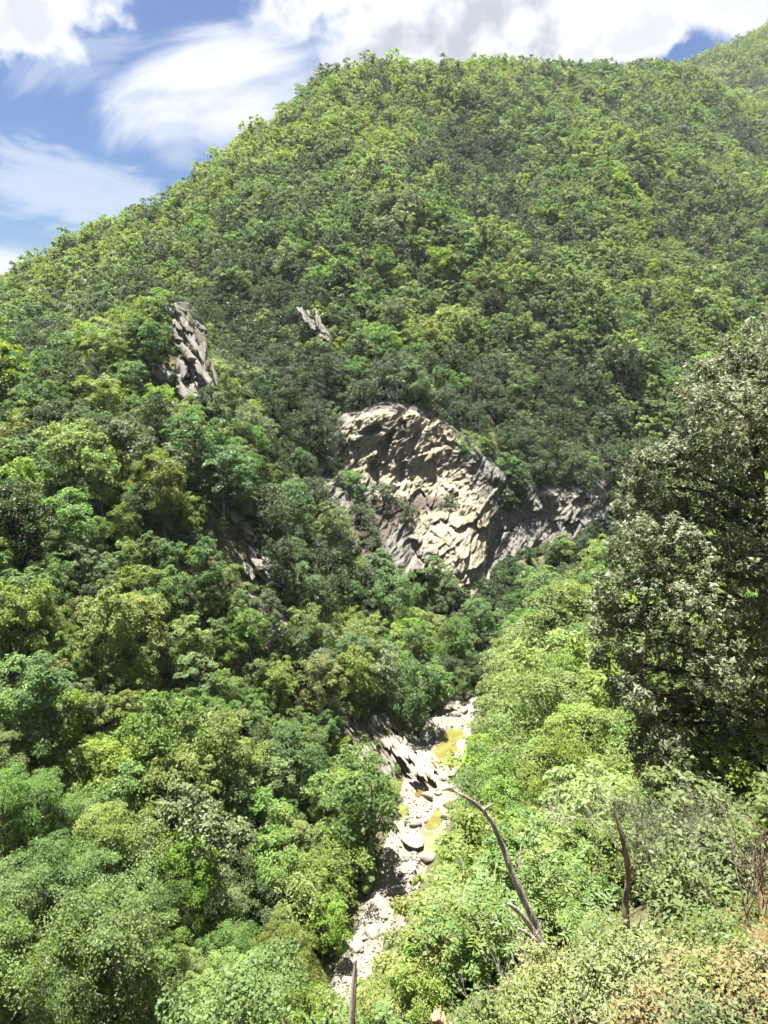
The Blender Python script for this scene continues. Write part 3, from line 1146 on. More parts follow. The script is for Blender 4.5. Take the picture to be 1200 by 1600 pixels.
BOULDERS = [
    (699, 1257, 20, "pale block at the foot of the upper pools beside the right bank trees", (1, .8, .8), 0.4),
    (649, 1291, 22, "large rounded boulder left of the narrow olive pool", (1, .8, .7), 0.9),
    (668, 1246, 20, "brownish wedge boulder below the small ochre puddle", (1.2, .6, .7), -0.8),
    (643, 1318, 34, "biggest pale slab boulder left of the tan pool", (1, 1.2, .3), 0.3),
    (665, 1343, 25, "flat grey boulder damming the lower end of the tan pool", (1.1, .6, .5), 0.1),
    (636, 1340, 16, "square boulder just below the biggest pale slab", (1, .9, .7), 0.6),
    (620, 1396, 24, "grey cracked boulder in the middle of the lower stream bed", (1.1, .7, .6), 0.5),
    (640, 1402, 14, "small grey boulder right of the cracked grey one", (1, .8, .6), 1.2),
    (662, 1400, 15, "rounded boulder at the right edge of the lower bed", (1, .8, .6), 0.2),
    (648, 1386, 14, "pale boulder above the small grey one in the lower bed", (1.1, .7, .5), -0.3),
    (616, 1414, 14, "low grey boulder below the cracked grey one", (1.2, .8, .5), 0.8),
    (580, 1462, 24, "smooth grey boulder on the left edge of the bed lowest down", (1, .8, .6), -0.6),
    (556, 1482, 24, "pale rubble block under the lower left bushes", (1, .9, .6), 0.5),
    (676, 1293, 12, "small boulder between the two middle pools", (1, .8, .7), 0.5),
    (663, 1283, 14, "boulder in the cluster above the big rounded one", (1, .8, .7), 1.5),
    (655, 1277, 12, "upper left boulder of the cluster by the olive pool", (1, .8, .6), 0.1),
    (693, 1276, 14, "boulder on the right shore of the narrow olive pool", (1, .8, .7), -0.5),
    (700, 1284, 11, "outermost small boulder on the right shore of the olive pool", (1, .8, .7), -1.0),
    (622, 1272, 13, "dark grey boulder at the green puddle under bushes", (1, .8, .8), 0.7),
    (712, 1120, 16, "bluish white boulder at the top end of the bed", (1, .8, .7), 0.2),
    (724, 1112, 14, "furthest pale boulder below the gorge shadow", (1, .8, .8), 0.9),
    (690, 1216, 18, "white block right of the orange puddle", (1, .9, .5), 0.4),
    (704, 1212, 16, "white block between the olive pool and the right bank trees", (1, .9, .6), 0.9),
    (700, 1232, 17, "white angular block above the pale block", (1.1, .8, .6), -0.2),
    (684, 1240, 13, "small white block right of the brownish wedge", (1, .8, .6), 0.3),
    (607, 1342, 14, "boulder at the left bank beside the square one", (1, .8, .7), 0.0),
    (598, 1368, 15, "pale boulder half under the left bank bushes", (1, .8, .6), 0.9),
    (626, 1366, 13, "rounded pale stone midway between pool and cracked boulder", (1, .8, .6), 0.2),
    (600, 1436, 13, "pale stone in the narrowing lower bed", (1, .8, .6), 0.4),
    (631, 1440, 14, "pale boulder at the right edge of the narrowing bed", (1, .8, .6), 1.1),
]
for _i, (u, v, w, lab, asp, rz) in enumerate(BOULDERS):
    put_boulder(u, v, w, lab, asp, rz, _i * 3 + 1)


def build_cobbles():
    rs = np.random.RandomState(5)
    base = [rock_mesh(300 + i, M_pale, 1) for i in range(4)]
    Vs, Fs, off = [], [], 0
    n = 0
    arrs = []
    for b in base:
        v = np.empty(len(b.vertices) * 3, np.float32)
        b.vertices.foreach_get("co", v)
        f = np.empty(len(b.loops), np.int32)
        b.loops.foreach_get("vertex_index", f)
        arrs.append((v.reshape(-1, 3), f.reshape(-1, 3)))
    while n < 3600:
        k = rs.randint(len(BS))
        if BS[k, 1] > 118:
            continue
        s = rs.uniform(-1.15, 1.15)
        i = int((s + 1.45) / 2.9 * (BX.shape[1] - 1))
        x, y, z = BX[k, i] + rs.uniform(-.2, .2), BY[k, i] + rs.uniform(-.3, .3), BZ[k, i]
        if any(in_poly(np.array([x]), np.array([y]), p[2])[0] for p in POOL_XY):
            continue
        r = 0.11 * np.exp(rs.normal() * 0.5)
        r = min(r, 0.5)
        v, f = arrs[rs.randint(4)]
        a = rs.uniform(0, 6.28)
        q = v * np.array([1, .85, .6]) * r * 2
        q = np.column_stack([q[:, 0] * np.cos(a) - q[:, 1] * np.sin(a), q[:, 0] * np.sin(a) + q[:, 1] * np.cos(a), q[:, 2]])
        Vs.append(q + np.array([x, y, z + r * 0.2]))
        Fs.append(f + off)
        off += len(v)
        n += 1
    o = link("cobbles", mesh_from("cobbles", np.vstack(Vs), np.vstack(Fs), [M_pale], False))
    tag(o, "loose pale cobbles and gravel covering the stream bed", "gravel", kind="stuff")


build_cobbles()

# thin pale ledges stepping down into the pools along the left bank
def bank_ledges():
    rnd = random.Random(77)
    x, y, z = on_bed(668, 1175)
    root = link("bedrock_ledges", None, loc=(x - 2.5, y, z))
    tag(root, "pale thin rock layers stepping down to the olive pool", "rock outcrop")
    S = Vector((0.45, -0.88, -0.16)).normalized()
    A = Vector((0.86, 0.48, 0)).normalized()      # towards the stream
    base = Vector((x, y, z))
    n = 15
    for i in range(n):
        f = i / (n - 1)
        for j in range(4):
            along = (j - 1.5) * 3.6 + rnd.uniform(-1.2, 1.2)
            c = base + A * (-6.0 + 6.4 * f + rnd.uniform(-.12, .12)) + S * along
            h = 0.30 + 2.6 * (1 - f) ** 1.15
            c.z = float(bed_level(np.array([c.x]), np.array([c.y]))[0]) + h - 0.42 + rnd.uniform(-.10, .10)
            put_slab("layer", root, c, S + Vector((rnd.uniform(-.05, .05), 0, rnd.uniform(-.05, .05))), Vector((-0.42 + rnd.uniform(-.15, .15), -0.1, 0.85)), (rnd.uniform(1.4, 4.0), rnd.uniform(.36, .6), rnd.uniform(.25, .45)), M_pale, rnd)


bank_ledges()

# ------------------------------------------------------------------ foliage builders
def quads_from(centre, normal, axis_dir, length, width, bend=0.0):
    """leaf-shaped quads: base, side, tip, side"""
    n = nrm(normal)
    a = axis_dir - (axis_dir * n).sum(-1, keepdims=True) * n
    a = nrm(a)
    b = np.cross(n, a)
    L = length[:, None] * 0.5
    W = width[:, None] * 0.5
    p0 = centre - a * L
    p2 = centre + a * L - n * (length[:, None] * bend)
    p1 = centre + b * W - a * L * 0.1
    p3_ = centre - b * W - a * L * 0.1
    V = np.stack([p0, p1, p2, p3_], 1).reshape(-1, 3)
    F = np.arange(len(V)).reshape(-1, 4)
    return V, F


def tube(path, radii, sides=6, cap=True):
    path = np.asarray(path, float)
    radii = np.asarray(radii, float)
    t = nrm(np.gradient(path, axis=0))
    ref = np.array([0.0, 0.0, 1.0])
    if abs(t[:, 2]).mean() > 0.8:
        ref = np.array([1.0, 0.0, 0.0])
    b = nrm(np.cross(t, ref))
    c = np.cross(b, t)
    an = np.arange(sides) * 2 * np.pi / sides
    V = path[:, None] + radii[:, None, None] * (np.cos(an)[None, :, None] * b[:, None] + np.sin(an)[None, :, None] * c[:, None])
    n = len(path)
    F = []
    for i in range(n - 1):
        for j in range(sides):
            F.append((i * sides + j, i * sides + (j + 1) % sides, (i + 1) * sides + (j + 1) % sides, (i + 1) * sides + j))
    V = V.reshape(-1, 3)
    F = np.array(F)
    if cap:
        V = np.vstack([V, path[-1] + t[-1] * radii[-1] * 0.5, path[0]])
        tip = len(V) - 2
        base = len(V) - 1
        capf = [(tip, (n - 1) * sides + j, (n - 1) * sides + (j + 1) % sides, tip) for j in range(sides)]
        F = np.vstack([F, np.array([(a, b_, c_, a) for a, b_, c_, _ in capf])]) if False else F
        tri = [( (n - 1) * sides + j, (n - 1) * sides + (j + 1) % sides, tip) for j in range(sides)] + [((j + 1) % sides, j, base) for j in range(sides)]
        return V, F, np.array(tri)
    return V, F, np.zeros((0, 3), int)


class Wood:
    def __init__(self):
        self.V, self.Q, self.Tr, self.n = [], [], [], 0

    def add(self, path, radii, sides=6):
        V, F, T3 = tube(path, radii, sides)
        self.V.append(V)
        self.Q.append(F + self.n)
        if len(T3):
            self.Tr.append(T3 + self.n)
        self.n += len(V)

    def mesh(self, name, mat):
        return mesh_from(name, np.vstack(self.V), [np.vstack(self.Q), np.vstack(self.Tr)], [mat], True)


def bend_path(a, b, n, wob, rs, sag=0.0):
    t = np.linspace(0, 1, n)[:, None]
    p = a + (b - a) * t
    w = rs.normal(size=(n, 3)) * wob
    w[0] = 0
    w[-1] *= 0.3
    p = p + np.cumsum(w, 0) * 0.5 * np.sin(t * np.pi)
    p[:, 2] += sag * np.sin(t[:, 0] * np.pi)
    return p


def tree_geometry(seed, H, R, n_bough, n_spray, n_leaf, leaf, style, lo=0.22, wood_sides=5):
    """crown of boughs > sprays > leaves, and the limbs that carry them"""
    rs = np.random.RandomState(seed)
    W = Wood()
    top = np.array([rs.normal() * R * 0.15, rs.normal() * R * 0.15, H * 0.80])
    tr = bend_path(np.array([0, 0, -0.6]), top, 7, 0.12 * R / 3, rs)
    r0 = 0.022 * H
    W.add(tr, np.linspace(r0, r0 * 0.3, 7), wood_sides + 1)
    C, N, A, Lf, Tn = [], [], [], [], []
    zc = H * (lo + 1) / 2
    hz = H * (1 - lo) / 2
    gold = 2.39996
    for b in range(n_bough):
        f = (b + 0.5) / n_bough
        cz = -0.75 + 1.70 * f + rs.normal() * 0.08         # along the crown's height
        if style == 'cone':
            rad = max(0.05, 1.0 - (cz + 1) / 2) * 1.25
        else:
            rad = math.sqrt(max(0.02, 1 - min(1, abs(cz)) ** 2.2))
        an = b * gold + rs.normal() * 0.35
        rr = R * rad * rs.uniform(0.35, 0.85)
        bc = np.array([math.cos(an) * rr, math.sin(an) * rr, zc + cz * hz * 0.86])
        br = R * rs.uniform(0.28, 0.56) * (0.75 if cz > 0.6 else 1.0)
        hz0 = float(np.clip(bc[2] - rs.uniform(0.12, 0.3) * H, 0.12 * H, 0.75 * H))
        k = hz0 / (H * 0.80)
        st = tr[0] + (tr[-1] - tr[0]) * k
        W.add(bend_path(st, bc, 5, 0.06 * R, rs, 0.05 * R), np.linspace(r0 * 0.42, r0 * 0.12, 5), wood_sides - 1)
        tone_b = rs.uniform(-0.16, 0.16)
        for s in range(n_spray):
            v = nrm(rs.normal(size=3))
            v[2] = abs(v[2]) * 1.0 - 0.25
            v = nrm(v)
            sc = bc + v * br * rs.uniform(0.55, 1.05) * np.array([1, 1, 0.75])
            out = nrm(sc - np.array([0, 0, zc - 0.4 * hz]))
            if style == 'layer':
                nn = nrm(np.array([0, 0, 0.75]) + 0.65 * out + rs.normal(size=3) * 0.32)
                flat, sr = 0.30, br * rs.uniform(0.34, 0.60)
            elif style == 'dense':
                nn = nrm(out + np.array([0, 0, 0.35]) + rs.normal(size=3) * 0.3)
                flat, sr = 0.55, br * rs.uniform(0.34, 0.52)
            else:
                nn = nrm(np.array([0, 0, 0.75]) + 0.75 * out + rs.normal(size=3) * 0.3)
                flat, sr = 0.32, br * rs.uniform(0.38, 0.60)
            m = max(4, int(n_leaf * rs.uniform(0.7, 1.3)))
            t1 = nrm(np.cross(nn, [0.3, 0.9, 0.2]))
            t2 = np.cross(nn, t1)
            q = rs.uniform(0, 1, m) ** 0.55
            th = rs.uniform(0, 6.283, m)
            dome = (1 - q * q) * flat - 0.30 * q * q * (0.6 if style == 'layer' else 0.3)
            P_ = sc + sr * (q * np.cos(th))[:, None] * t1 + sr * (q * np.sin(th))[:, None] * t2 + sr * (dome + rs.normal(size=m) * flat * 0.4)[:, None] * nn
            radial = np.cos(th)[:, None] * t1 + np.sin(th)[:, None] * t2
            jit = {'layer': 0.48, 'dense': 0.7, 'broad': 0.55, 'cone': 0.6}[style]
            Nn = nn + 0.45 * q[:, None] * radial + rs.normal(size=(m, 3)) * jit
            C.append(P_)
            N.append(Nn)
            A.append(radial + rs.normal(size=(m, 3)) * 0.5 + np.array([0, 0, -0.15]))
            Lf.append(leaf * np.exp(rs.normal(size=m) * 0.25))
            Tn.append(np.clip(0.5 + tone_b + rs.normal() * 0.12 + rs.normal(size=m) * 0.20, 0, 1))
    C, N, A, Lf, Tn = np.vstack(C), np.vstack(N), np.vstack(A), np.concatenate(Lf), np.concatenate(Tn)
    V, F = quads_from(C, N, A, Lf, Lf * 0.62, 0.12)
    return W, V, F, np.repeat(Tn, 4)


M_bark = bark_mat("grey_brown_bark", (0.10, 0.085, 0.07), (0.20, 0.175, 0.15), 4.0)
M_bark_dark = bark_mat("dark_bark", (0.035, 0.03, 0.026), (0.08, 0.07, 0.06), 5.0)
SPECIES = {
    # name: (leaf material, crown style, colour word, kind name)
    'hornbeam': (leaf_mat("yellow_green_leaves", (0.112, 0.178, 0.036), (0.212, 0.286, 0.072), 0.48, 0.006), 'layer', 'yellow-green', 'hornbeam_tree'),
    'ash': (leaf_mat("mid_green_leaves", (0.086, 0.156, 0.038), (0.164, 0.242, 0.070), 0.47, 0.006), 'broad', 'fresh green', 'ash_tree'),
    'maple': (leaf_mat("deep_green_leaves", (0.066, 0.124, 0.036), (0.126, 0.194, 0.060), 0.45, 0.006), 'layer', 'deep green', 'maple_tree'),
    'oak': (leaf_mat("dark_evergreen_leaves", (0.034, 0.058, 0.021), (0.072, 0.104, 0.038), 0.30, 0.010, 0.5), 'dense', 'dark green', 'evergreen_oak'),
    'whitebeam': (leaf_mat("grey_green_leaves", (0.086, 0.125, 0.048), (0.156, 0.200, 0.082), 0.40, 0.010, 0.5), 'broad', 'grey-green', 'whitebeam_tree'),
    'olive': (leaf_mat("olive_leaves", (0.114, 0.154, 0.036), (0.214, 0.252, 0.072), 0.47, 0.006), 'layer', 'olive yellow', 'hophornbeam_tree'),
}

SPN = list(SPECIES)
SINP = math.sin(PITCH)
NEAR_V = 3
near_protos, far_meshes, mid_meshes = {}, {}, {}
for si, sn in enumerate(SPN):
    mat, style, cw, kn = SPECIES[sn]
    bark = M_bark_dark if sn == 'oak' else M_bark
    for vv in range(NEAR_V):
        W, V, F, tn = tree_geometry(10 * si + vv + 1, 9.0, 3.2 if vv != 1 else 2.7, 16, 8, 60, 0.215 if sn != 'oak' else 0.18, style, 0.08)
        crown = mesh_from(kn + "_crown", V, F, [mat], False, tint=tn)
        trunk = W.mesh(kn + "_trunk", bark)
        near_protos[(sn, vv)] = (crown, trunk)
        # for the massed forest: crown and trunk in one mesh, in two densities
        for store, nb, ns, nl, lf in ((mid_meshes, 12, 8, 52, 0.25), (far_meshes, 9, 6, 36, 0.36)):
            W2, V2, F2, tn2 = tree_geometry(500 + 10 * si + vv, 9.0, 3.3, nb, ns, nl, lf if sn != 'oak' else lf * 0.85, style if not (sn == 'oak' and vv == 1) else 'cone', 0.12, 4)
            wv, wq, wt = np.vstack(W2.V), np.vstack(W2.Q), np.vstack(W2.Tr)
            nv = len(V2)
            fm = np.concatenate([np.zeros(len(F2)), np.ones(len(wq) + len(wt))])
            me = mesh_from(kn + "_whole", np.vstack([V2, wv]), [F2, wq + nv, wt + nv], [mat, bark], False, tint=np.concatenate([tn2, np.zeros(len(wv))]), fmat=fm)
            store[(sn, vv)] = me

fine_protos, fine_whole = {}, {}
for si, sn in enumerate(('hornbeam', 'ash', 'olive')):
    mat, style, cw, kn = SPECIES[sn]
    for vv in range(2):
        W, V, F, tn = tree_geometry(900 + 10 * si + vv, 9.0, 3.2, 16, 10, 105, 0.125, style, 0.12)
        wv, wq, wt = np.vstack(W.V), np.vstack(W.Q), np.vstack(W.Tr)
        fine_whole[(sn, vv)] = mesh_from(kn + "_whole", np.vstack([V, wv]), [F, wq + len(V), wt + len(V)], [mat, M_bark], False, tint=np.concatenate([tn, np.zeros(len(wv))]),
                                         fmat=np.concatenate([np.zeros(len(F)), np.ones(len(wq) + len(wt))]))
        fine_protos[(sn, vv)] = (mesh_from(kn + "_crown", V, F, [mat], False, tint=tn), W.mesh(kn + "_trunk", M_bark))

# ------------------------------------------------------------------ planting
CORRIDOR = [(738, 1088), (730, 1150), (716, 1235), (706, 1300), (692, 1342), (664, 1400), (652, 1450), (604, 1492), (590, 1540), (562, 1600), (530, 1600), (556, 1510),
            (580, 1450), (604, 1390), (614, 1330), (634, 1285), (645, 1240), (645, 1180), (690, 1108)]
OPEN_PATCH = [   # bare places: pixel outlines known from the photograph, with the distance of the bare thing
    ([(255, 500), (285, 470), (312, 500), (330, 600), (300, 632), (262, 632), (270, 560)], 150),
    ([(345, 755), (365, 755), (392, 835), (415, 890), (410, 925), (355, 925), (340, 860)], 128),
    ([(450, 480), (500, 470), (525, 530), (505, 550), (460, 525)], 210),
    ([(540, 1125), (590, 1105), (645, 1100), (650, 1200), (610, 1215), (545, 1195)], 130),
    ([(520, 700), (545, 655), (600, 632), (650, 640), (690, 675), (735, 720), (750, 745), (770, 800), (800, 790), (850, 765), (945, 755), (945, 805), (870, 850), (815, 862), (770, 880), (750, 940), (728, 930), (700, 905), (640, 880), (590, 880), (545, 870), (530, 800)], 200),
    ([(1140, 1200), (1200, 1200), (1200, 1300), (1150, 1300)], 30),
]


def blocked(u, v, r, t):
    pts = [(0, 0), (.55, 0), (-.55, 0), (0, .55), (0, -.55), (.4, .4), (-.4, .4), (.4, -.4), (-.4, -.4), (.8, 0), (-.8, 0), (0, -.8)]
    us = np.array([u + a * r for a, b in pts])
    vs = np.array([v + b * r * 1.45 for a, b in pts])
    if t < 125 and in_poly(us, vs, CORRIDOR).any():
        return True
    for poly, tm in OPEN_PATCH:
        if t < tm and in_poly(us, vs, poly)[:11].sum() >= 3:
            return True
    return False


def scatter():
    rs = np.random.RandomState(11)
    cand = []

    def cells(x0, x1, y0, y1, st):
        gx = np.arange(x0, x1, st)
        gy = np.arange(y0, y1, st)
        X, Y = np.meshgrid(gx, gy)
        X = X + rs.uniform(-.48, .48, X.shape) * st
        Y = Y + rs.uniform(-.48, .48, Y.shape) * st
        return X.ravel(), Y.ravel()
    X, Y = cells(-330, 520, -10, 640, 2.6)
    X2, Y2 = cells(100, 800, 560, 1150, 5.6)
    band = np.concatenate([np.zeros(len(X), int), np.ones(len(X2), int)])
    X = np.concatenate([X, X2])
    Y = np.concatenate([Y, Y2])
    Z = ground(X, Y)
    d, bz, hw, sg = stream_dist(X, Y)
    dep = Y * CP - Z * SINP
    keep = (dep > 30) & (d > hw + 0.8) & ~((sg < 0) & (dep < 44) & (X > 7))
    keep &= ~((band == 1) & (Y < 640))
    X, Y, Z, d, sg = X[keep], Y[keep], Z[keep], d[keep], sg[keep]
    n = len(X)
    # size: a little smaller high up
    dist = np.sqrt(X * X + Y * Y)
    s = np.exp(rs.normal(size=n) * 0.33 + 0.22 * vnoise(p3(X / 22, Y / 30, 5.0), 15)) * np.where(dist < 140, 0.69, np.where(dist < 520, 0.68, 0.90))
    s = np.clip(s, 0.38, 1.6)
    u, v, dp = project(X, Y, Z + 5.0 * s)
    r = 3.0 * s * FPX / dp
    inframe = (u > -70 - r) & (u < 1270 + r) & (v < 1660 + r) & (v > -60)
    X, Y, Z, d, sg, s, u, v, dp, r, dist = [a[inframe] for a in (X, Y, Z, d, sg, s, u, v, dp, r, dist)]
    # hidden behind the canopy of nearer ground?
    tops = Z + 8.5 * s
    vis = np.ones(len(X), bool)
    clear = np.full(len(X), 99.0)
    for f in np.linspace(0.06, 0.985, 90):
        g = ground(X * f, Y * f)
        can = np.where((1 - f) * dist > 10, 3.0, 0.0)
        h = tops * f - g - can
        clear = np.minimum(clear, h)
    vis = clear > -2.0
    X, Y, Z, d, sg, s, u, v, dp, r, dist, clear = [a[vis] for a in (X, Y, Z, d, sg, s, u, v, dp, r, dist, clear)]
    return X, Y, Z, d, sg, s, u, v, dp, r, dist, clear, rs


TX, TY, TZ, TD, TS, TSC, TU, TV, TDP, TR, TDIST, TCL, RS = scatter()


def patch_noise(x, y):
    x, y = np.asarray(x, float), np.asarray(y, float)
    return (vnoise(p3(x / 26, y / 40, 1.0), 3) * 0.7 + 0.6 * vnoise(p3(x / 75, y / 110, 4.0), 6), vnoise(p3(x / 18, y / 24, 7.0), 4) * 0.7 + 0.5 * vnoise(p3(x / 60, y / 80, 9.0), 8), fbm(p3((x + 0.25 * y) / 62, y / 170), 3, 5, ridged=True))


def species_for(u, v, x, y, dist, sg, rs, pn=None):
    """weights by where in the valley the tree stands, broken up by a patch noise"""
    w = dict(hornbeam=1.0, ash=1.0, maple=1.0, oak=0.5, whitebeam=0.35, olive=0.3)
    n1, n2, gul = pn if pn is not None else [float(a_) for a_ in patch_noise(np.array(x), np.array(y))]
    if sg < 0 and dist < 135:                      # near right bank
        w.update(hornbeam=3.0, ash=0.9, maple=0.25, oak=0.0, whitebeam=0.15, olive=0.9)
    elif v > 960 and u < 700:                      # lower left slope
        w.update(hornbeam=1.3, ash=1.5, maple=0.9, oak=0.10, whitebeam=0.30, olive=0.35)
        if u > 430:
            w.update(olive=1.0, whitebeam=0.6)
    elif 420 < u < 1000 and 560 < v < 1100:        # evergreens round the cliff and the gorge, leaf colour also standing in for shade
        w.update(hornbeam=0.12, ash=0.45, maple=1.0, oak=3.2, whitebeam=0.35, olive=0.04)
    elif v > 430:
        w.update(hornbeam=0.9, ash=1.0, maple=1.0, oak=0.9, whitebeam=0.5, olive=0.3)
        if 600 < u and v < 560:
            w.update(hornbeam=1.8, oak=0.5)
    else:                                          # upper mountain
        w.update(hornbeam=1.3, ash=0.7, maple=0.8, oak=0.85, whitebeam=0.6, olive=0.3)
    gul = gul if dist > 150 else 0.4
    w['oak'] *= math.exp(2.4 * n1 - 2.6 * (gul - 0.35))  # gullies get more dark oaks, leaf colour in place of relief shading
    w['whitebeam'] *= math.exp(-0.8 * (gul - 0.3))
    w['hornbeam'] *= math.exp(-1.8 * n1 + 1.8 * n2 + 0.9 * (gul - 0.35))
    w['olive'] *= math.exp(-1.0 * n1 + 0.8 * n2)
    w['maple'] *= math.exp(0.8 * n1 - 1.0 * n2)
    t = sum(w.values())
    q = rs.uniform() * t
    for k_, a in w.items():
        q -= a
        if q <= 0:
            return k_
    return 'ash'


PN1, PN2, PN3 = patch_noise(TX, TY)
PLANT = []
for i in range(len(TX)):
    if TDP[i] < 200 and blocked(TU[i], TV[i], TR[i], TDP[i]):
        # a low bush instead, if even that leaves the bare place open
        sc = TSC[i] * 0.4
        uu, vv, dd = project(TX[i], TY[i], TZ[i] + 5 * sc)
        if RS.uniform() < 0.5 or blocked(uu, vv, 3 * sc * FPX / dd, TDP[i]):
            continue
        TSC[i], TU[i], TV[i], TR[i] = sc, uu, vv, 3 * sc * FPX / dd
    sp = species_for(TU[i], TV[i], TX[i], TY[i], TDIST[i], TS[i], RS, (PN1[i], PN2[i], PN3[i]))
    if TDP[i] < 72:
        sp = {'maple': 'ash', 'oak': 'ash', 'whitebeam': 'ash'}.get(sp, sp)
    PLANT.append([TX[i], TY[i], TZ[i], TSC[i], RS.uniform(0.82, 1.22), RS.uniform(0, 6.283), sp, int(RS.randint(NEAR_V)), TU[i], TV[i], TDP[i], TR[i], TCL[i]])

# drop trees crowded by a bigger near neighbour so crowns stay apart in the foreground
PLANT.sort(key=lambda q: q[10])
_near = [q for q in PLANT if q[10] < 150]
_far = [q for q in PLANT if q[10] >= 150]
kept = []
for q in sorted(_near, key=lambda q: -q[3]):
    ok = True
    for p in kept:
        dx, dy = q[0] - p[0], q[1] - p[1]
        if dx * dx + dy * dy < (1.22 * (q[3] + p[3])) ** 2 * (0.8 if q[3] > 0.5 else 0.55):
            ok = False
            break
    if ok:
        kept.append(q)
PLANT = kept + _far

# the 300 that show largest become trees of their own
def shows(q):
    return q[12] > 0.5 and -0.2 * q[11] < q[8] < 1200 + 0.2 * q[11] and -20 < q[9] < 1600 and q[3] > 0.5 and not (q[8] > 985 and 560 < q[9] < 1290 and q[10] > 20) and not (q[8] > 840 and q[9] > 1330)


order = sorted([i for i, q in enumerate(PLANT) if shows(q)], key=lambda i: -PLANT[i][11])
# keep those whose crown is not covered by nearer chosen crowns
def covered(q, others):
    us = q[8] + q[11] * np.array([0, .6, -.6, 0, 0, .4, -.4])
    vs = q[9] - q[11] * np.array([0, 0, 0, .7, -.4, .5, .5])
    hit = np.zeros(7, bool)
    for p in others:
        if p is q or p[10] > q[10] - 0.5:
            continue
        if abs(p[8] - q[8]) < p[11] + q[11] and abs(p[9] - q[9]) < 1.3 * (p[11] + q[11]):
            hit |= (((us - p[8]) / p[11]) ** 2 + ((vs - p[9]) / (1.15 * p[11])) ** 2) < 0.75
    return hit.sum() >= 6


ahead = [PLANT[i] for i in sorted(range(len(PLANT)), key=lambda i: PLANT[i][10])[:900]]
solo = []
for i in order:
    if len(solo) >= 300:
        break
    if not covered(PLANT[i], ahead):
        solo.append(i)
solo_set = set(solo)
print("planted", len(PLANT), "single", len(solo), "depth of last", PLANT[solo[-1]][10] if solo else None)

LANDMARKS = [("jagged rock fin", 292, 545), ("broken ledges on the spur", 375, 860), ("cream cliff", 650, 760), ("olive pool", 695, 1170), ("tan pool", 672, 1312), ("lower stream bed", 605, 1420),
             ("tilted layers above the pools", 590, 1160), ("rock scar in the woods", 490, 505), ("cliff foot", 735, 950), ("leaning dead snag", 780, 1350), ("glossy oak beside the viewer", 985, 930),
             ("lower left corner", 0, 1600), ("left edge at half height", 0, 900), ("upright dead stub", 970, 1340), ("left edge three quarters down", 0, 1250), ("thin upright stick", 552, 1540)]
ORD = ["nearest", "second", "third", "fourth", "fifth", "sixth", "seventh", "eighth", "ninth", "tenth", "eleventh", "twelfth", "thirteenth", "fourteenth", "fifteenth"]


def describe(items):
    fam = {}
    for i in items:
        q = PLANT[i]
        best = min(LANDMARKS, key=lambda L: math.hypot(q[8] - L[1], q[9] - L[2]))
        dx, dy = q[8] - best[1], q[9] - best[2]
        dist = math.hypot(dx, dy)
        vert = "above" if dy < 0 else "below"
        side = "left of" if dx < 0 else "right of"
        if abs(dx) > 2.2 * abs(dy):
            rel = side
        elif abs(dy) > 2.2 * abs(dx):
            rel = vert
        else:
            rel = vert + " and " + side
        size = "tall" if q[3] * q[4] > 1.05 else ("small" if q[3] < 0.75 else "middling")
        fam.setdefault((size, SPECIES[q[6]][2], rel, best[0]), []).append((dist, i))
    out = {}
    for (size, cw, rel, lm), L in fam.items():
        L.sort()
        for k_, (dd, i) in enumerate(L):
            o = ORD[k_] + " " if len(L) > 1 else ""
            out[i] = f"{o}{size} {cw} tree {rel} the {lm}"
    return out


TEXT = describe(solo)
for i in solo:
    x, y, z, sc, hs, rz, sp, vv, *_r = PLANT[i]
    crown, trunk = near_protos[(sp, vv)]
    if PLANT[i][10] < 72:
        sp = {'maple': 'ash', 'oak': 'ash', 'whitebeam': 'ash'}.get(sp, sp)
        crown, trunk = fine_protos[(sp, vv % 2)]
    root = link(SPECIES[sp][3], None, loc=(x, y, z), rot=(RS.uniform(-.06, .06), RS.uniform(-.06, .06), rz), scale=(sc, sc, sc * hs))
    tag(root, TEXT[i], "tree", "trees on the valley sides")
    link("crown", crown, root)
    link("trunk", trunk, root)

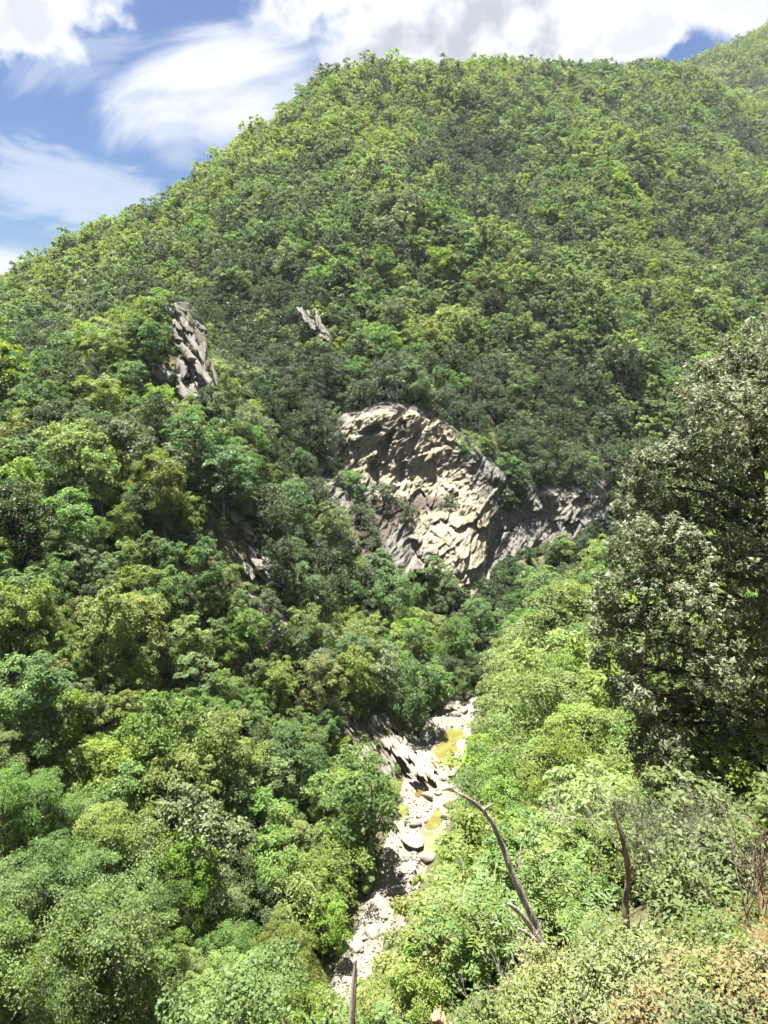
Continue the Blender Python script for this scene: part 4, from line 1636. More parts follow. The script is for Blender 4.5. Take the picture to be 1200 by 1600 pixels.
# everything else: one forest, instanced on points
def build_forest():
    protos = bpy.data.collections.new("forest_stock")
    names = []
    k_ = 0
    idx = {}
    for store, lod in ((mid_meshes, 0), (far_meshes, 1)):
        for sn in SPN:
            for vv in range(NEAR_V):
                o = bpy.data.objects.new(f"stock_{k_:03d}", store[(sn, vv)])
                protos.objects.link(o)
                idx[(lod, sn, vv)] = k_
                k_ += 1
    for (sn, vv), m_ in fine_whole.items():
        o = bpy.data.objects.new(f"stock_{k_:03d}", m_)
        protos.objects.link(o)
        idx[(2, sn, vv)] = k_
        k_ += 1
    rest = [q for i, q in enumerate(PLANT) if i not in solo_set]

    def pick(q):
        if q[10] < 72 and q[11] >= 0:
            return idx[(2, {'maple': 'ash', 'oak': 'ash', 'whitebeam': 'ash'}.get(q[6], q[6]), int(q[7]) % 2)]
        return idx[(0 if q[10] < 190 else 1, q[6], q[7])]
    # undergrowth between the nearer trees
    rs = np.random.RandomState(77)
    for _ in range(5200):
        y = rs.uniform(24, 175)
        x = rs.uniform(-0.62, 0.62) * (y + 20)
        d, bz, hw, sg = [float(a) for a in stream_dist(np.array(x), np.array(y))]
        if d < hw + 0.4:
            continue
        z = float(ground(x, y))
        sc = 0.28 * math.exp(rs.normal() * 0.3)
        uu, vv, dd = project(x, y, z + 5 * sc)
        if dd < 22 or not (-60 < uu < 1260 and vv < 1680):
            continue
        if dd < 200 and blocked(uu, vv, 3 * sc * FPX / dd, dd) and (rs.uniform() < (0.8 if dd > 140 else 0.55) or in_poly(np.array([uu]), np.array([vv]), CORRIDOR)[0]):
            continue
        rest.append([x, y, z, sc, rs.uniform(0.6, 0.9), rs.uniform(0, 6.28), species_for(uu, vv, x, y, math.hypot(x, y), sg, rs), rs.randint(NEAR_V), uu, vv, dd, 0, 0])
    for _ in range(2600):
        y = rs.uniform(9, 46)
        x = rs.uniform(-0.35, 0.75) * (y + 4)
        z = float(ground(x, y))
        d, bz, hw, sg = [float(a) for a in stream_dist(np.array(x), np.array(y))]
        if sg > 0 or d < hw + 2:
            continue
        sc = (0.15 + 0.0055 * y) * math.exp(rs.normal() * 0.3)
        uu, vv, dd = project(x, y, z + 4 * sc)
        if dd < 11 or (uu < 600 and dd < 44) or not (-60 < uu < 1300 and vv < 1700) or blocked(uu, vv, 3 * sc * FPX / dd, dd):
            continue
        rest.append([x, y, z, sc, rs.uniform(0.6, 1.0), rs.uniform(0, 6.28), ('hornbeam', 'ash', 'olive')[rs.randint(3)], rs.randint(2), uu, vv, dd, -1, 0])
    n = len(rest)
    V = np.array([[q[0], q[1], q[2]] for q in rest])
    me = bpy.data.meshes.new("forest")
    me.vertices.add(n)
    me.vertices.foreach_set("co", V.astype(np.float32).ravel())
    a = me.attributes.new("pick", 'INT', 'POINT')
    a.data.foreach_set("value", np.array([pick(q) for q in rest], dtype=np.int32))
    a = me.attributes.new("turn", 'FLOAT_VECTOR', 'POINT')
    a.data.foreach_set("vector", np.array([[rs.uniform(-.06, .06), rs.uniform(-.06, .06), q[5]] for q in rest], dtype=np.float32).ravel())
    a = me.attributes.new("size", 'FLOAT_VECTOR', 'POINT')
    a.data.foreach_set("vector", np.array([[q[3], q[3], q[3] * q[4]] for q in rest], dtype=np.float32).ravel())
    me.update()
    o = link("forest", me)
    tag(o, "unbroken mixed woodland covering the mountain up to its skyline", "forest", kind="stuff")
    ng = bpy.data.node_groups.new("forest_scatter", 'GeometryNodeTree')
    ng.interface.new_socket("Geometry", in_out='INPUT', socket_type='NodeSocketGeometry')
    ng.interface.new_socket("Geometry", in_out='OUTPUT', socket_type='NodeSocketGeometry')
    N_ = ng.nodes
    gi, go = N_.new('NodeGroupInput'), N_.new('NodeGroupOutput')
    iop = N_.new('GeometryNodeInstanceOnPoints')
    ci = N_.new('GeometryNodeCollectionInfo')
    ci.inputs['Collection'].default_value = protos
    ci.inputs['Separate Children'].default_value = True
    ci.inputs['Reset Children'].default_value = True

    def attr(nm, typ):
        nd = N_.new('GeometryNodeInputNamedAttribute')
        nd.data_type = typ
        nd.inputs['Name'].default_value = nm
        return nd.outputs['Attribute']
    L = ng.links
    L.new(gi.outputs[0], iop.inputs['Points'])
    L.new(ci.outputs[0], iop.inputs['Instance'])
    iop.inputs['Pick Instance'].default_value = True
    L.new(attr("pick", 'INT'), iop.inputs['Instance Index'])
    e = N_.new('FunctionNodeEulerToRotation')
    L.new(attr("turn", 'FLOAT_VECTOR'), e.inputs[0])
    L.new(e.outputs[0], iop.inputs['Rotation'])
    L.new(attr("size", 'FLOAT_VECTOR'), iop.inputs['Scale'])
    L.new(iop.outputs[0], go.inputs[0])
    md = o.modifiers.new("scatter", 'NODES')
    md.node_group = ng
    print("forest instances", n)


build_forest()

# ------------------------------------------------------------------ the near bank
def px_path(pts):
    """[(u, v, t, radius in px)] -> world path and radii"""
    p = np.array([P(u, v, t) for u, v, t, r in pts])
    r = np.array([0.56 * r * t / FPX for u, v, t, r in pts])
    q = smooth_poly(np.column_stack([p, r]), 2)
    return q[:, :3], q[:, 3]


M_dead = bark_mat("weathered_dead_wood", (0.085, 0.076, 0.058), (0.33, 0.305, 0.25), 15.0, 0.9, 0.9, 0.18)
M_dead_brown = bark_mat("brown_dead_wood", (0.07, 0.050, 0.033), (0.24, 0.185, 0.125), 15.0, 0.9, 0.9, 0.18)
M_twig = bark_mat("grey_twigs", (0.20, 0.18, 0.155), (0.36, 0.33, 0.29), 20.0, 0.2)
M_twig_brown = bark_mat("brown_twigs", (0.10, 0.075, 0.055), (0.20, 0.155, 0.11), 20.0, 0.2)
M_torn = bark_mat("torn_orange_wood", (0.36, 0.20, 0.10), (0.50, 0.34, 0.20), 14.0, 0.9)


def rough_tube(path, radii, sides, seed, amp=0.18):
    path = np.asarray(path)
    V, F, T3 = tube(path, radii, sides)
    n = len(path)
    rr = np.concatenate([np.repeat(radii, sides), [radii[-1], radii[0]]])
    cen = np.concatenate([np.repeat(path, sides, 0), path[-1:], path[:1]])
    k_ = fbm(V * 9.0 + seed, 3, seed)
    V = cen + (V - cen) * (1 + amp * k_[:, None])
    return V, F, T3


def wood_part(name, parent, pts, mat, seed, sides=10, amp=0.2):
    p, r = px_path(pts)
    V, F, T3 = rough_tube(p, r, sides, seed, amp)
    return link(name, mesh_from(name, V - np.array(parent.location), [F, T3], [mat], True), parent)


def foot(u, v, t):
    """root position: under the pixel at distance t, dropped to the ground"""
    x, y, z = P(u, v, t)
    return Vector((x, y, float(ground(x, y))))


# leaning grey snag
sn = link("dead_snag", None, loc=foot(852, 1505, 7.2))
tag(sn, "long grey dead snag leaning out over the stream", "dead tree")
b0 = sn.location
_base = project(b0.x, b0.y, b0.z - 0.3)
wood_part("stem", sn, [(float(_base[0]), float(_base[1]), float(_base[2]), 13), (855, 1500, 7.2, 12), (846, 1474, 7.2, 11), (836, 1440, 7.2, 10.5), (816, 1402, 7.16, 9.5), (797, 1357, 7.12, 9), (790, 1335, 7.12, 7.5), (778, 1305, 7.08, 7.5), (768, 1283, 7.04, 7),
                        (757, 1268, 7.04, 6.5), (738, 1251, 7, 5.5), (722, 1242, 6.96, 4), (710, 1236, 6.96, 2)], M_dead, 4)
wood_part("branch", sn, [(755, 1268, 7.04, 3.2), (760, 1262, 7, 3), (767, 1258, 7, 2.6), (772, 1256, 6.96, 1.6)], M_dead, 5, 6)
wood_part("branch", sn, [(848, 1490, 7.2, 10), (838, 1462, 7.16, 9), (822, 1436, 7.12, 8), (806, 1420, 7.08, 6.5), (794, 1412, 7.04, 3)], M_dead, 6)
wood_part("branch", sn, [(850, 1486, 7.2, 7), (832, 1464, 7.08, 5.5), (818, 1455, 7.04, 5), (810, 1451, 7, 3)], M_dead, 7, 8)

# upright stub
st = link("dead_stub", None, loc=foot(984, 1500, 6.56))
tag(st, "upright brown dead stub with a pointed top among bushes", "dead tree")
b0 = st.location
_base = project(b0.x, b0.y, b0.z - 0.3)
wood_part("stem", st, [(float(_base[0]), float(_base[1]), float(_base[2]), 12), (982, 1505, 6.56, 11), (980, 1460, 6.56, 10.5), (977, 1430, 6.56, 10), (977, 1405, 6.56, 9), (983, 1375, 6.56, 9), (981, 1350, 6.52, 8), (975, 1318, 6.48, 7), (967, 1290, 6.48, 5.5), (962, 1272, 6.48, 4), (959, 1262, 6.48, 1.5)], M_dead_brown, 14)
wood_part("branch", st, [(983, 1366, 6.56, 6), (987, 1358, 6.48, 4.5), (988, 1352, 6.44, 2.5)], M_dead_brown, 15, 6)
wood_part("branch", st, [(985, 1500, 6.56, 4), (992, 1470, 6.48, 3), (998, 1445, 6.44, 2.2), (1002, 1435, 6.4, 1.2)], M_dead_brown, 16, 6)

# thin stick and broken stump at the lower edge
sk = link("dead_stick", None, loc=foot(548, 1700, 4.0))
tag(sk, "thin upright dead stick with torn bark at the lower edge", "stick")
b0 = sk.location
_base = project(b0.x, b0.y, b0.z - 0.2)
wood_part("stem", sk, [(float(_base[0]), float(_base[1]), float(_base[2]), 8), (547, 1640, 4.0, 7), (549, 1590, 4.0, 6.5), (551, 1550, 4.0, 6), (554, 1515, 4.0, 5.2), (556, 1499, 4.0, 4.4)], M_twig, 24, 8, 0.25)
wood_part("bark_strip", sk, [(552, 1640, 3.97, 3.2), (553, 1590, 3.97, 3.2), (555, 1550, 3.97, 3), (557.5, 1512, 3.97, 2)], M_dead_brown, 25, 5, 0.3)
br = link("broken_stump", None, loc=foot(684, 1690, 4.1))
tag(br, "splintered orange top of a broken stump at the lower edge", "stump")
b0 = br.location
_base = project(b0.x, b0.y, b0.z - 0.2)
wood_part("stem", br, [(float(_base[0]), float(_base[1]), float(_base[2]), 19), (683, 1660, 4.1, 17), (684, 1620, 4.1, 16), (684, 1594, 4.1, 15), (684, 1585, 4.1, 13)], M_dead_brown, 34, 12, 0.15)
for _i, (a, b, c, d) in enumerate([(676, 1598, 674, 1584), (682, 1598, 682, 1574), (688, 1598, 688, 1571), (694, 1598, 692, 1580), (679, 1596, 679, 1578), (690, 1596, 694, 1584), (685, 1594, 685, 1576)]):
    wood_part("splinter", br, [(a, b, 4.1 - 0.01 * _i, 6), ((a + c) / 2, (b + d) / 2, 4.08, 5), (c, d, 4.09, 1.2)], M_torn, 40 + _i, 6, 0.3)


# ---- big glossy oak beside the viewer
def holm_oak():
    rs = np.random.RandomState(8)
    mat = leaf_mat("glossy_oak_leaves", (0.090, 0.108, 0.050), (0.205, 0.222, 0.112), 0.38, 0.012, 0.5, 0.0, 0.0)
    base = foot(1240, 1290, 12.2)
    root = link("holm_oak", None, loc=base)
    tag(root, "large glossy dark evergreen oak rising beside the viewer", "tree")
    b = np.array(base)
    def W_(u, v, t):
        return np.array(P(u, v, t)) - b
    boughs = []      # u, v, radius px, t
    for u, v, r in [(1105, 590, 34), (1140, 575, 45), (1190, 560, 60), (1080, 615, 22), (1095, 640, 34), (1150, 640, 60), (1200, 650, 60), (1110, 700, 52), (1060, 722, 42), (1010, 722, 30), (1170, 720, 60),
                    (1000, 760, 34), (1045, 785, 52), (1100, 790, 58), (1170, 800, 64), (975, 795, 22), (1000, 835, 36), (960, 850, 18), (1060, 855, 58), (1130, 870, 62), (1190, 890, 58),
                    (985, 890, 36), (950, 915, 26), (1030, 925, 54), (1100, 950, 60), (1170, 975, 60), (960, 965, 36), (935, 985, 20), (1000, 995, 48), (1060, 1020, 58), (1130, 1050, 62), (1195, 1060, 54),
                    (985, 1045, 32), (1040, 1090, 52), (1100, 1120, 60), (1165, 1140, 58), (1010, 1130, 26), (1050, 1165, 48), (1110, 1190, 54), (1160, 1195, 40), (1075, 1225, 36), (1120, 1245, 34), (1150, 1250, 26), (1090, 1262, 20),
                    (1000, 1172, 30), (1038, 1215, 34), (1100, 1275, 32), (1150, 1285, 38), (1195, 1262, 48), (940, 1025, 22), (1002, 1085, 38), (962, 1080, 22), (945, 945, 24), (1250, 560, 70), (1260, 680, 80), (1270, 800, 85), (1280, 930, 85), (1270, 1060, 80), (1250, 1150, 60), (1340, 640, 80), (1350, 780, 90), (1360, 930, 90), (1340, 1080, 80), (1230, 520, 50), (1300, 560, 60)]:
        lim = 1.5 * math.sqrt(max(0.05, 1 - ((u - 1230) / 330.0) ** 2))
        boughs.append((u, v, r, 12.2 + rs.uniform(-lim, lim * 0.6)))
    C, N, A, L_, T_ = [], [], [], [], []
    W = Wood()
    trunk_top = W_(1228, 620, 12.3)
    tp = np.array([W_(1240, 1320, 12.2), W_(1222, 1180, 12.2), W_(1205, 1050, 12.25), W_(1196, 900, 12.3), W_(1188, 780, 12.3), W_(1180, 680, 12.35), W_(1172, 600, 12.3)])
    q = smooth_poly(np.column_stack([tp, np.array([.21, .17, .14, .11, .085, .055, .02])]), 2)
    V, F, T3 = rough_tube(q[:, :3], q[:, 3], 10, 3, 0.12)
    link("trunk", mesh_from("trunk", V, [F, T3], [M_bark_dark], True), root)
    for (u, v, r, t) in boughs:
        c = W_(u, v, t)
        R = r * t / FPX
        # limb from lower on the trunk
        k_ = int(np.argmin(np.abs(q[:, 2] - (c[2] - 0.7))))
        s = q[k_, :3]
        lp = bend_path(s, c, 7, 0.07, rs, 0.15)
        l_ = Wood()
        r0 = max(0.012, min(q[k_, 3] * 0.5, 0.02 * np.linalg.norm(c - s)))
        l_.add(lp, np.linspace(r0, 0.006, 7), 6)
        tw = Wood()
        for _ in range(7):
            e = c + nrm(rs.normal(size=3)) * R * 0.85
            tw.add(bend_path(lp[4 + rs.randint(2)], e, 4, 0.03, rs), np.linspace(0.007, 0.002, 4), 4)
        lo_ = link("limb", l_.mesh("limb", M_bark_dark), root)
        link("twigs", tw.mesh("twigs", M_bark_dark), lo_)
        tone = rs.uniform(-.12, .12)
        ns = int(10 + 155 * (R / 0.6) ** 2)
        for _s in range(ns):
            d = nrm(rs.normal(size=3))
            sc = c + d * R * rs.uniform(0.35, 1.08)
            out = nrm(d + np.array([0, -0.1, 0.35]) + rs.normal(size=3) * 0.35)
            m = rs.randint(13, 24)
            th = rs.uniform(0, 6.283, m)
            t1 = nrm(np.cross(out, [0.2, 0.3, 0.9]))
            t2 = np.cross(out, t1)
            rad = np.cos(th)[:, None] * t1 + np.sin(th)[:, None] * t2
            up = rs.uniform(-0.1, 0.9, m)[:, None]
            ax = nrm(rad + out * up * 1.2)
            ln = 0.070 * np.exp(rs.normal(size=m) * 0.2)
            pos = sc + out * rs.uniform(-0.09, 0.06, m)[:, None] + ax * ln[:, None] * 0.6
            C.append(pos)
            N.append(out * 0.9 + rs.normal(size=(m, 3)) * 0.5 + np.array([0, 0, 0.25]))
            A.append(ax)
            L_.append(ln)
            T_.append(np.clip(0.42 + tone + rs.normal() * 0.12 + rs.normal(size=m) * 0.22 + (0.5 if rs.uniform() < 0.06 else 0), 0, 1))
    C, N, A, L_, T_ = np.vstack(C), np.vstack(N), np.vstack(A), np.concatenate(L_), np.concatenate(T_)
    V, F = quads_from(C, N, A, L_, L_ * 0.42, 0.08)
    link("crown", mesh_from("crown", V, F, [mat], False, tint=np.repeat(T_, 4)), root)
    print("oak leaves", len(C))


holm_oak()


# ---- branching twigs
def twig_tree(W, rs, p, d, length, radius, depth, spread=0.6, up=0.15, kids=3, tips=None, min_r=0.0012):
    n = 5
    end = p + d * length
    path = bend_path(p, end, n, 0.06 * length, rs)
    W.add(path, np.linspace(radius, max(min_r, radius * 0.55), n), 5 if radius > 0.01 else 3)
    if tips is not None and depth <= 1:
        tips.append((path[-1], d))
        tips.append((path[2], d))
    if depth == 0:
        return
    for c in range(kids):
        k_ = rs.randint(2, n)
        nd = nrm(d + rs.normal(size=3) * spread + np.array([0, 0, up]))
        twig_tree(W, rs, path[k_] if c else path[-1], nd, length * rs.uniform(0.55, 0.85), max(min_r, radius * 0.6), depth - 1, spread, up, kids, tips, min_r)


def shrub(name, label, u, v, t, height, stems, seed, leaf_m, wood_m, leaf_len, per_tip, lean=(0, 0, 0), spread=0.5, depth=3, kids=3, cat="shrub", ratio=0.5, spray=0.07, radius=0.012, group=None):
    """many-stemmed bush: twigs and (unless bare) its leaves"""
    rs = np.random.RandomState(seed)
    base = foot(u, v, t)
    root = link(name, None, loc=base)
    tag(root, label, cat, group)
    W = Wood()
    tips = []
    for s in range(stems):
        d = nrm(np.array([0, 0, 1.0]) + rs.normal(size=3) * spread * 0.8 + np.array(lean))
        p = np.array([rs.normal() * 0.12, rs.normal() * 0.12, -0.08]) * height
        twig_tree(W, rs, p, d, height * rs.uniform(0.34, 0.5), radius, depth, spread, 0.15, kids, tips)
    link("stems", W.mesh("stems", wood_m), root)
    if leaf_m is not None:
        C, N, A, L_, T_ = [], [], [], [], []
        for (p, d) in tips:
            m = rs.randint(max(1, per_tip // 2), per_tip + 2)
            C.append(p + rs.normal(size=(m, 3)) * spray)
            N.append(np.array([0, 0, 0.9]) + 0.4 * d + rs.normal(size=(m, 3)) * 0.55)
            A.append(d + rs.normal(size=(m, 3)) * 0.9)
            L_.append(leaf_len * np.exp(rs.normal(size=m) * 0.25))
            T_.append(np.clip(0.5 + rs.normal() * 0.15 + rs.normal(size=m) * 0.2, 0, 1))
        C, N, A, L_, T_ = np.vstack(C), np.vstack(N), np.vstack(A), np.concatenate(L_), np.concatenate(T_)
        V, F = quads_from(C, N, A, L_, L_ * ratio, 0.08)
        link("foliage", mesh_from("foliage", V, F, [leaf_m], False, tint=np.repeat(T_, 4)), root)
    return root


M_leaf_small = leaf_mat("small_shrub_leaves", (0.072, 0.108, 0.030), (0.135, 0.172, 0.054), 0.38, 0.008, 0.45, 0.02, 0.1)
M_leaf_lime = leaf_mat("lime_shrub_leaves", (0.10, 0.130, 0.036), (0.19, 0.215, 0.070), 0.38, 0.015, 0.5, 0.02, 0.1)
M_leaf_broom = leaf_mat("broom_twig_green", (0.060, 0.085, 0.035), (0.120, 0.140, 0.060), 0.25, 0.015, 0.5, 0.02, 0.1)
M_leaf_ash = leaf_mat("pinnate_leaflets", (0.085, 0.138, 0.030), (0.150, 0.205, 0.055), 0.40, 0.012, 0.4, 0.03, 0.25)
M_leaf_dry = leaf_mat("dry_bracken", (0.165, 0.105, 0.046), (0.265, 0.195, 0.095), 0.35, 0.01, 0.6, 0.02, 0.2)
M_leaf_amber = leaf_mat("turning_leaves", (0.22, 0.20, 0.03), (0.36, 0.28, 0.05), 0.4, 0.02, 0.5, 0.02, 0.2)

shrub("leafy_shrub", "bush of small bright leaves just below the glossy oak", 1125, 1450, 7.4, 1.05, 9, 101, M_leaf_small, M_twig, 0.060, 9, (0.1, 0, 0), 0.42, 3, 3, spray=0.06)
shrub("leafy_shrub", "bush of small leaves beside the frame's right edge under the oak", 1215, 1430, 6.8, 1.1, 8, 102, M_leaf_small, M_twig, 0.056, 8, (-0.1, 0, 0), 0.45, 3, 3, spray=0.06)
shrub("leafy_shrub", "low leafy bush right of the upright dead stub", 1065, 1510, 6.6, 0.6, 9, 103, M_leaf_small, M_twig_brown, 0.050, 8, (0.1, 0, 0), 0.55, 3, 3, spray=0.05)
shrub("leafy_shrub", "low leafy bush in front of the upright dead stub's foot", 950, 1570, 6.2, 0.42, 9, 104, M_leaf_small, M_twig_brown, 0.045, 8, (0, 0, 0), 0.6, 3, 3, spray=0.05)
shrub("thorny_shrub", "yellowish thorny bush in front of the leaning snag's foot", 868, 1575, 6.0, 0.45, 10, 105, M_leaf_lime, M_twig, 0.034, 9, (0, 0, 0), 0.6, 3, 3, spray=0.045)
shrub("thorny_shrub", "pale thorny bush low in the frame between snag and stub", 930, 1640, 4.9, 0.42, 12, 106, M_leaf_lime, M_twig, 0.030, 10, (0, 0, 0), 0.6, 3, 3, spray=0.04)
shrub("thorny_shrub", "pale thorny bush lowest in the frame below the stub", 1020, 1650, 4.6, 0.42, 12, 107, M_leaf_lime, M_twig, 0.027, 10, (0, 0, 0), 0.6, 3, 3, spray=0.04)
shrub("thorny_shrub", "straggly thorny bush beside the orange bracken", 1105, 1590, 4.9, 0.42, 10, 108, M_leaf_small, M_twig_brown, 0.030, 9, (0, 0, 0), 0.6, 3, 3, spray=0.04)
shrub("thorny_shrub", "yellowish bush at the bottom edge below the pinnate sapling", 820, 1660, 5.2, 0.42, 11, 109, M_leaf_lime, M_twig, 0.028, 9, (0, 0, 0), 0.6, 3, 3, spray=0.04)
shrub("thorny_shrub", "small bush at the bottom edge right of the broken stump", 745, 1680, 5.0, 0.40, 10, 119, M_leaf_small, M_twig, 0.030, 9, (0, 0, 0), 0.6, 3, 3, spray=0.04)
shrub("amber_shrub", "little bush of yellow and orange leaves at the snag's foot", 862, 1530, 6.7, 0.40, 7, 110, M_leaf_amber, M_twig, 0.045, 6, (0, 0, 0), 0.6, 2, 3, spray=0.06)
shrub("broom_bush", "brownish green broom bush behind the upright dead stub", 1030, 1420, 10.6, 1.65, 16, 111, M_leaf_broom, M_twig_brown, 0.05, 7, (-0.1, 0, 0), 0.38, 3, 3, ratio=0.12, spray=0.07)
shrub("broom_bush", "second fine twigged broom bush nearer the oak's shade", 1100, 1400, 10.2, 1.3, 14, 112, M_leaf_broom, M_twig_brown, 0.05, 7, (0, 0, 0), 0.4, 3, 3, ratio=0.12, spray=0.07)
shrub("bare_bush", "bare grey twigs spreading left from beneath the glossy oak", 1010, 1300, 13.0, 2.7, 7, 113, None, M_twig, 0, 0, (-0.75, 0, 0), 0.45, 4, 3, radius=0.018)
shrub("bare_bush", "second spray of bare grey twigs below the oak's lowest limbs", 960, 1300, 13.5, 1.7, 6, 114, None, M_twig, 0, 0, (-0.5, 0, 0.1), 0.5, 4, 3, radius=0.014)
shrub("bare_bush", "tangle of pale bare twigs left of the thorny bush", 825, 1600, 6.4, 0.75, 8, 115, None, M_twig, 0, 0, (-0.1, 0, 0), 0.5, 3, 3, radius=0.006)
shrub("bare_bush", "bare twig tangle in shade under the leafy bush", 1085, 1490, 7.6, 0.9, 8, 116, None, M_twig, 0, 0, (-0.1, 0, 0), 0.55, 3, 3, radius=0.008)
shrub("bare_bush", "upright brown bare stems at the right edge by the bracken", 1180, 1560, 5.4, 0.9, 7, 117, None, M_twig_brown, 0, 0, (0.05, 0, 0), 0.35, 3, 3, radius=0.010)


M_leaf_straw = leaf_mat("straw_herbs", (0.125, 0.115, 0.046), (0.215, 0.188, 0.085), 0.38, 0.008, 0.6, 0.02, 0.2)
for _i, (u, v, h, m_, lab) in enumerate([
        (1030, 1606, 0.34, M_leaf_lime, "low green herb tuft on the bank left of the straw tufts"), (1072, 1592, 0.34, M_leaf_straw, "leftmost straw coloured tuft on the bare bank"), (1112, 1600, 0.36, M_leaf_lime, "green herb tuft between two straw tufts near the corner"),
        (1145, 1584, 0.36, M_leaf_straw, "straw tuft below the tall tan bracken"), (1182, 1596, 0.34, M_leaf_straw, "straw tuft in the very lower right corner"), (1165, 1560, 0.34, M_leaf_small, "green tuft above the corner straw tufts"),
        (1100, 1566, 0.34, M_leaf_straw, "straw tuft behind the leftmost straw one"), (1205, 1566, 0.36, M_leaf_lime, "yellow-green tuft at the right edge above the corner"), (1040, 1640, 0.30, M_leaf_straw, "straw tuft cut by the bottom edge"), (1130, 1640, 0.30, M_leaf_small, "green tuft cut by the bottom edge near the corner"),
        (985, 1630, 0.30, M_leaf_lime, "yellow-green tuft cut by the bottom edge below the stub"), (945, 1480, 0.42, M_leaf_lime, "low bush hiding the upright stub's stones"), (1010, 1470, 0.45, M_leaf_small, "low bush just right of the upright stub's foot")]):
    gq = gpt(u, v, 2.0, 14.0)
    shrub("herb_tuft", lab, u, v, gq.y * CP - gq.z * SINP, h, 14, 300 + _i, m_, M_twig_brown, 0.026, 9, (0, 0, 0), 0.75, 2, 3, cat="herb", spray=0.04, radius=0.004)


# ---- sapling with pinnate leaves: each leaf a piece
def pinnate_mesh(seed):
    rs = np.random.RandomState(seed)
    Vs, Fs, T_, n = [], [], [], 0
    L = 1.0
    for i in range(5):
        for s in (-1, 1):
            if i == 4 and s == 1:
                ax = np.array([1.0, 0, -0.1])
                c0 = np.array([L, 0, -0.16])
            elif i == 4:
                continue
            else:
                x = 0.28 + 0.17 * i
                ax = nrm(np.array([0.55, s * 0.85, -0.18 + rs.normal() * 0.1]))
                c0 = np.array([x, s * 0.01, -0.16 * x * x])
            l = 0.34 * (1 - 0.12 * abs(i - 2)) * rs.uniform(0.9, 1.1)
            up = nrm(np.array([rs.normal() * 0.15, rs.normal() * 0.15, 1.0]))
            side = nrm(np.cross(up, ax))
            w = l * 0.15
            pts = [c0, c0 + ax * l * .3 + side * w, c0 + ax * l * .65 + side * w * .8, c0 + ax * l - up * l * .12, c0 + ax * l * .65 - side * w * .8, c0 + ax * l * .3 - side * w]
            Vs += pts
            Fs.append([n, n + 1, n + 2, n + 3])
            Fs.append([n, n + 3, n + 4, n + 5])
            T_ += [float(np.clip(0.5 + rs.normal() * 0.2, 0, 1))] * 6
            n += 6
    # midrib
    Vs += [np.array([0, .008, 0]), np.array([0, -.008, 0]), np.array([L, -.003, -0.16]), np.array([L, .003, -0.16])]
    Fs.append([n, n + 1, n + 2, n + 3])
    T_ += [0.6] * 4
    return mesh_from("leaf", np.array(Vs), np.array(Fs), [M_leaf_ash], False, tint=np.array(T_))


PIN = [pinnate_mesh(i) for i in range(4)]


def sapling(name, label, u, v, t, tips, seed, size=0.34, n_leaf=12):
    rs = np.random.RandomState(seed)
    base = foot(u, v, t)
    root = link(name, None, loc=base)
    tag(root, label, "sapling")
    b = np.array(base)
    for (tu, tv, tt) in tips:
        e = np.array(P(tu, tv, tt)) - b
        W = Wood()
        p = bend_path(np.array([0, 0, -0.1]), e, 8, 0.05, rs, 0.12)
        W.add(p, np.linspace(0.013, 0.004, 8), 5)
        stem_o = link("stem", W.mesh("stem", M_twig_brown), root)
        for i in range(n_leaf):
            f = 0.45 + 0.55 * (i + 1) / n_leaf
            q = p[min(7, int(f * 7))] * (1 - (f * 7) % 1) + p[min(7, int(f * 7) + 1)] * ((f * 7) % 1)
            az = i * 2.4 + rs.normal() * 0.4
            el = rs.uniform(-0.1, 0.55) + (0.35 if i > n_leaf - 4 else 0)
            o = link("leaf", PIN[rs.randint(4)], stem_o, loc=tuple(q), rot=(rs.normal() * 0.3, -el, az))
            s = size * rs.uniform(0.75, 1.2)
            o.scale = (s, s, s)
    return root


sapling("ash_sapling", "bright sapling of feathery leaves behind the leaning snag", 842, 1500, 10.2,
        [(712, 1400, 9.6), (745, 1425, 9.5), (760, 1385, 9.8), (790, 1420, 9.4), (735, 1455, 9.4), (800, 1465, 9.3), (700, 1430, 9.8)], 1)
sapling("ash_sapling", "bright sapling of feathery leaves between snag and stub", 880, 1500, 10.6,
        [(828, 1320, 10.4), (860, 1345, 10.3), (880, 1365, 10.4), (905, 1390, 10.0), (845, 1385, 10.0), (870, 1420, 9.8), (925, 1430, 9.7), (900, 1340, 10.6)], 2)
sapling("ash_sapling", "lower sapling of feathery leaves left of the stub's foot", 930, 1520, 8.8,
        [(900, 1440, 8.6), (925, 1460, 8.5), (945, 1430, 8.6), (880, 1470, 8.5)], 3, 0.28)


# ---- dry bracken, each frond a piece
def frond_mesh(seed):
    rs = np.random.RandomState(seed)
    Vs, Fs, T_, n = [], [], [], 0
    m = 18
    for i in range(m):
        f = (i + 1) / m
        x = 0.2 + 0.8 * f
        z = 0.35 * f - 0.45 * f * f
        for s in (-1, 1):
            l = 0.24 * (1 - f) ** 0.8 + 0.03
            a = np.array([x, 0, z])
            tip = a + np.array([0.45 * l, s * l, -0.25 * l + rs.normal() * 0.03])
            w = np.array([0.022 + 0.006 * rs.normal(), 0, 0.0])
            mid = (a + tip) / 2
            Vs += [a, mid + w, tip, mid - w * 0.6]
            Fs.append([n, n + 1, n + 2, n + 3])
            T_ += [float(np.clip(0.5 + rs.normal() * 0.25, 0, 1))] * 4
            n += 4
    Vs += [np.array([0, .012, 0]), np.array([0, -.012, 0]), np.array([.6, -.006, 0.05]), np.array([.6, .006, 0.05])]
    Fs.append([n, n + 1, n + 2, n + 3])
    T_ += [0.4] * 4
    return np.array(Vs), np.array(Fs), np.array(T_)


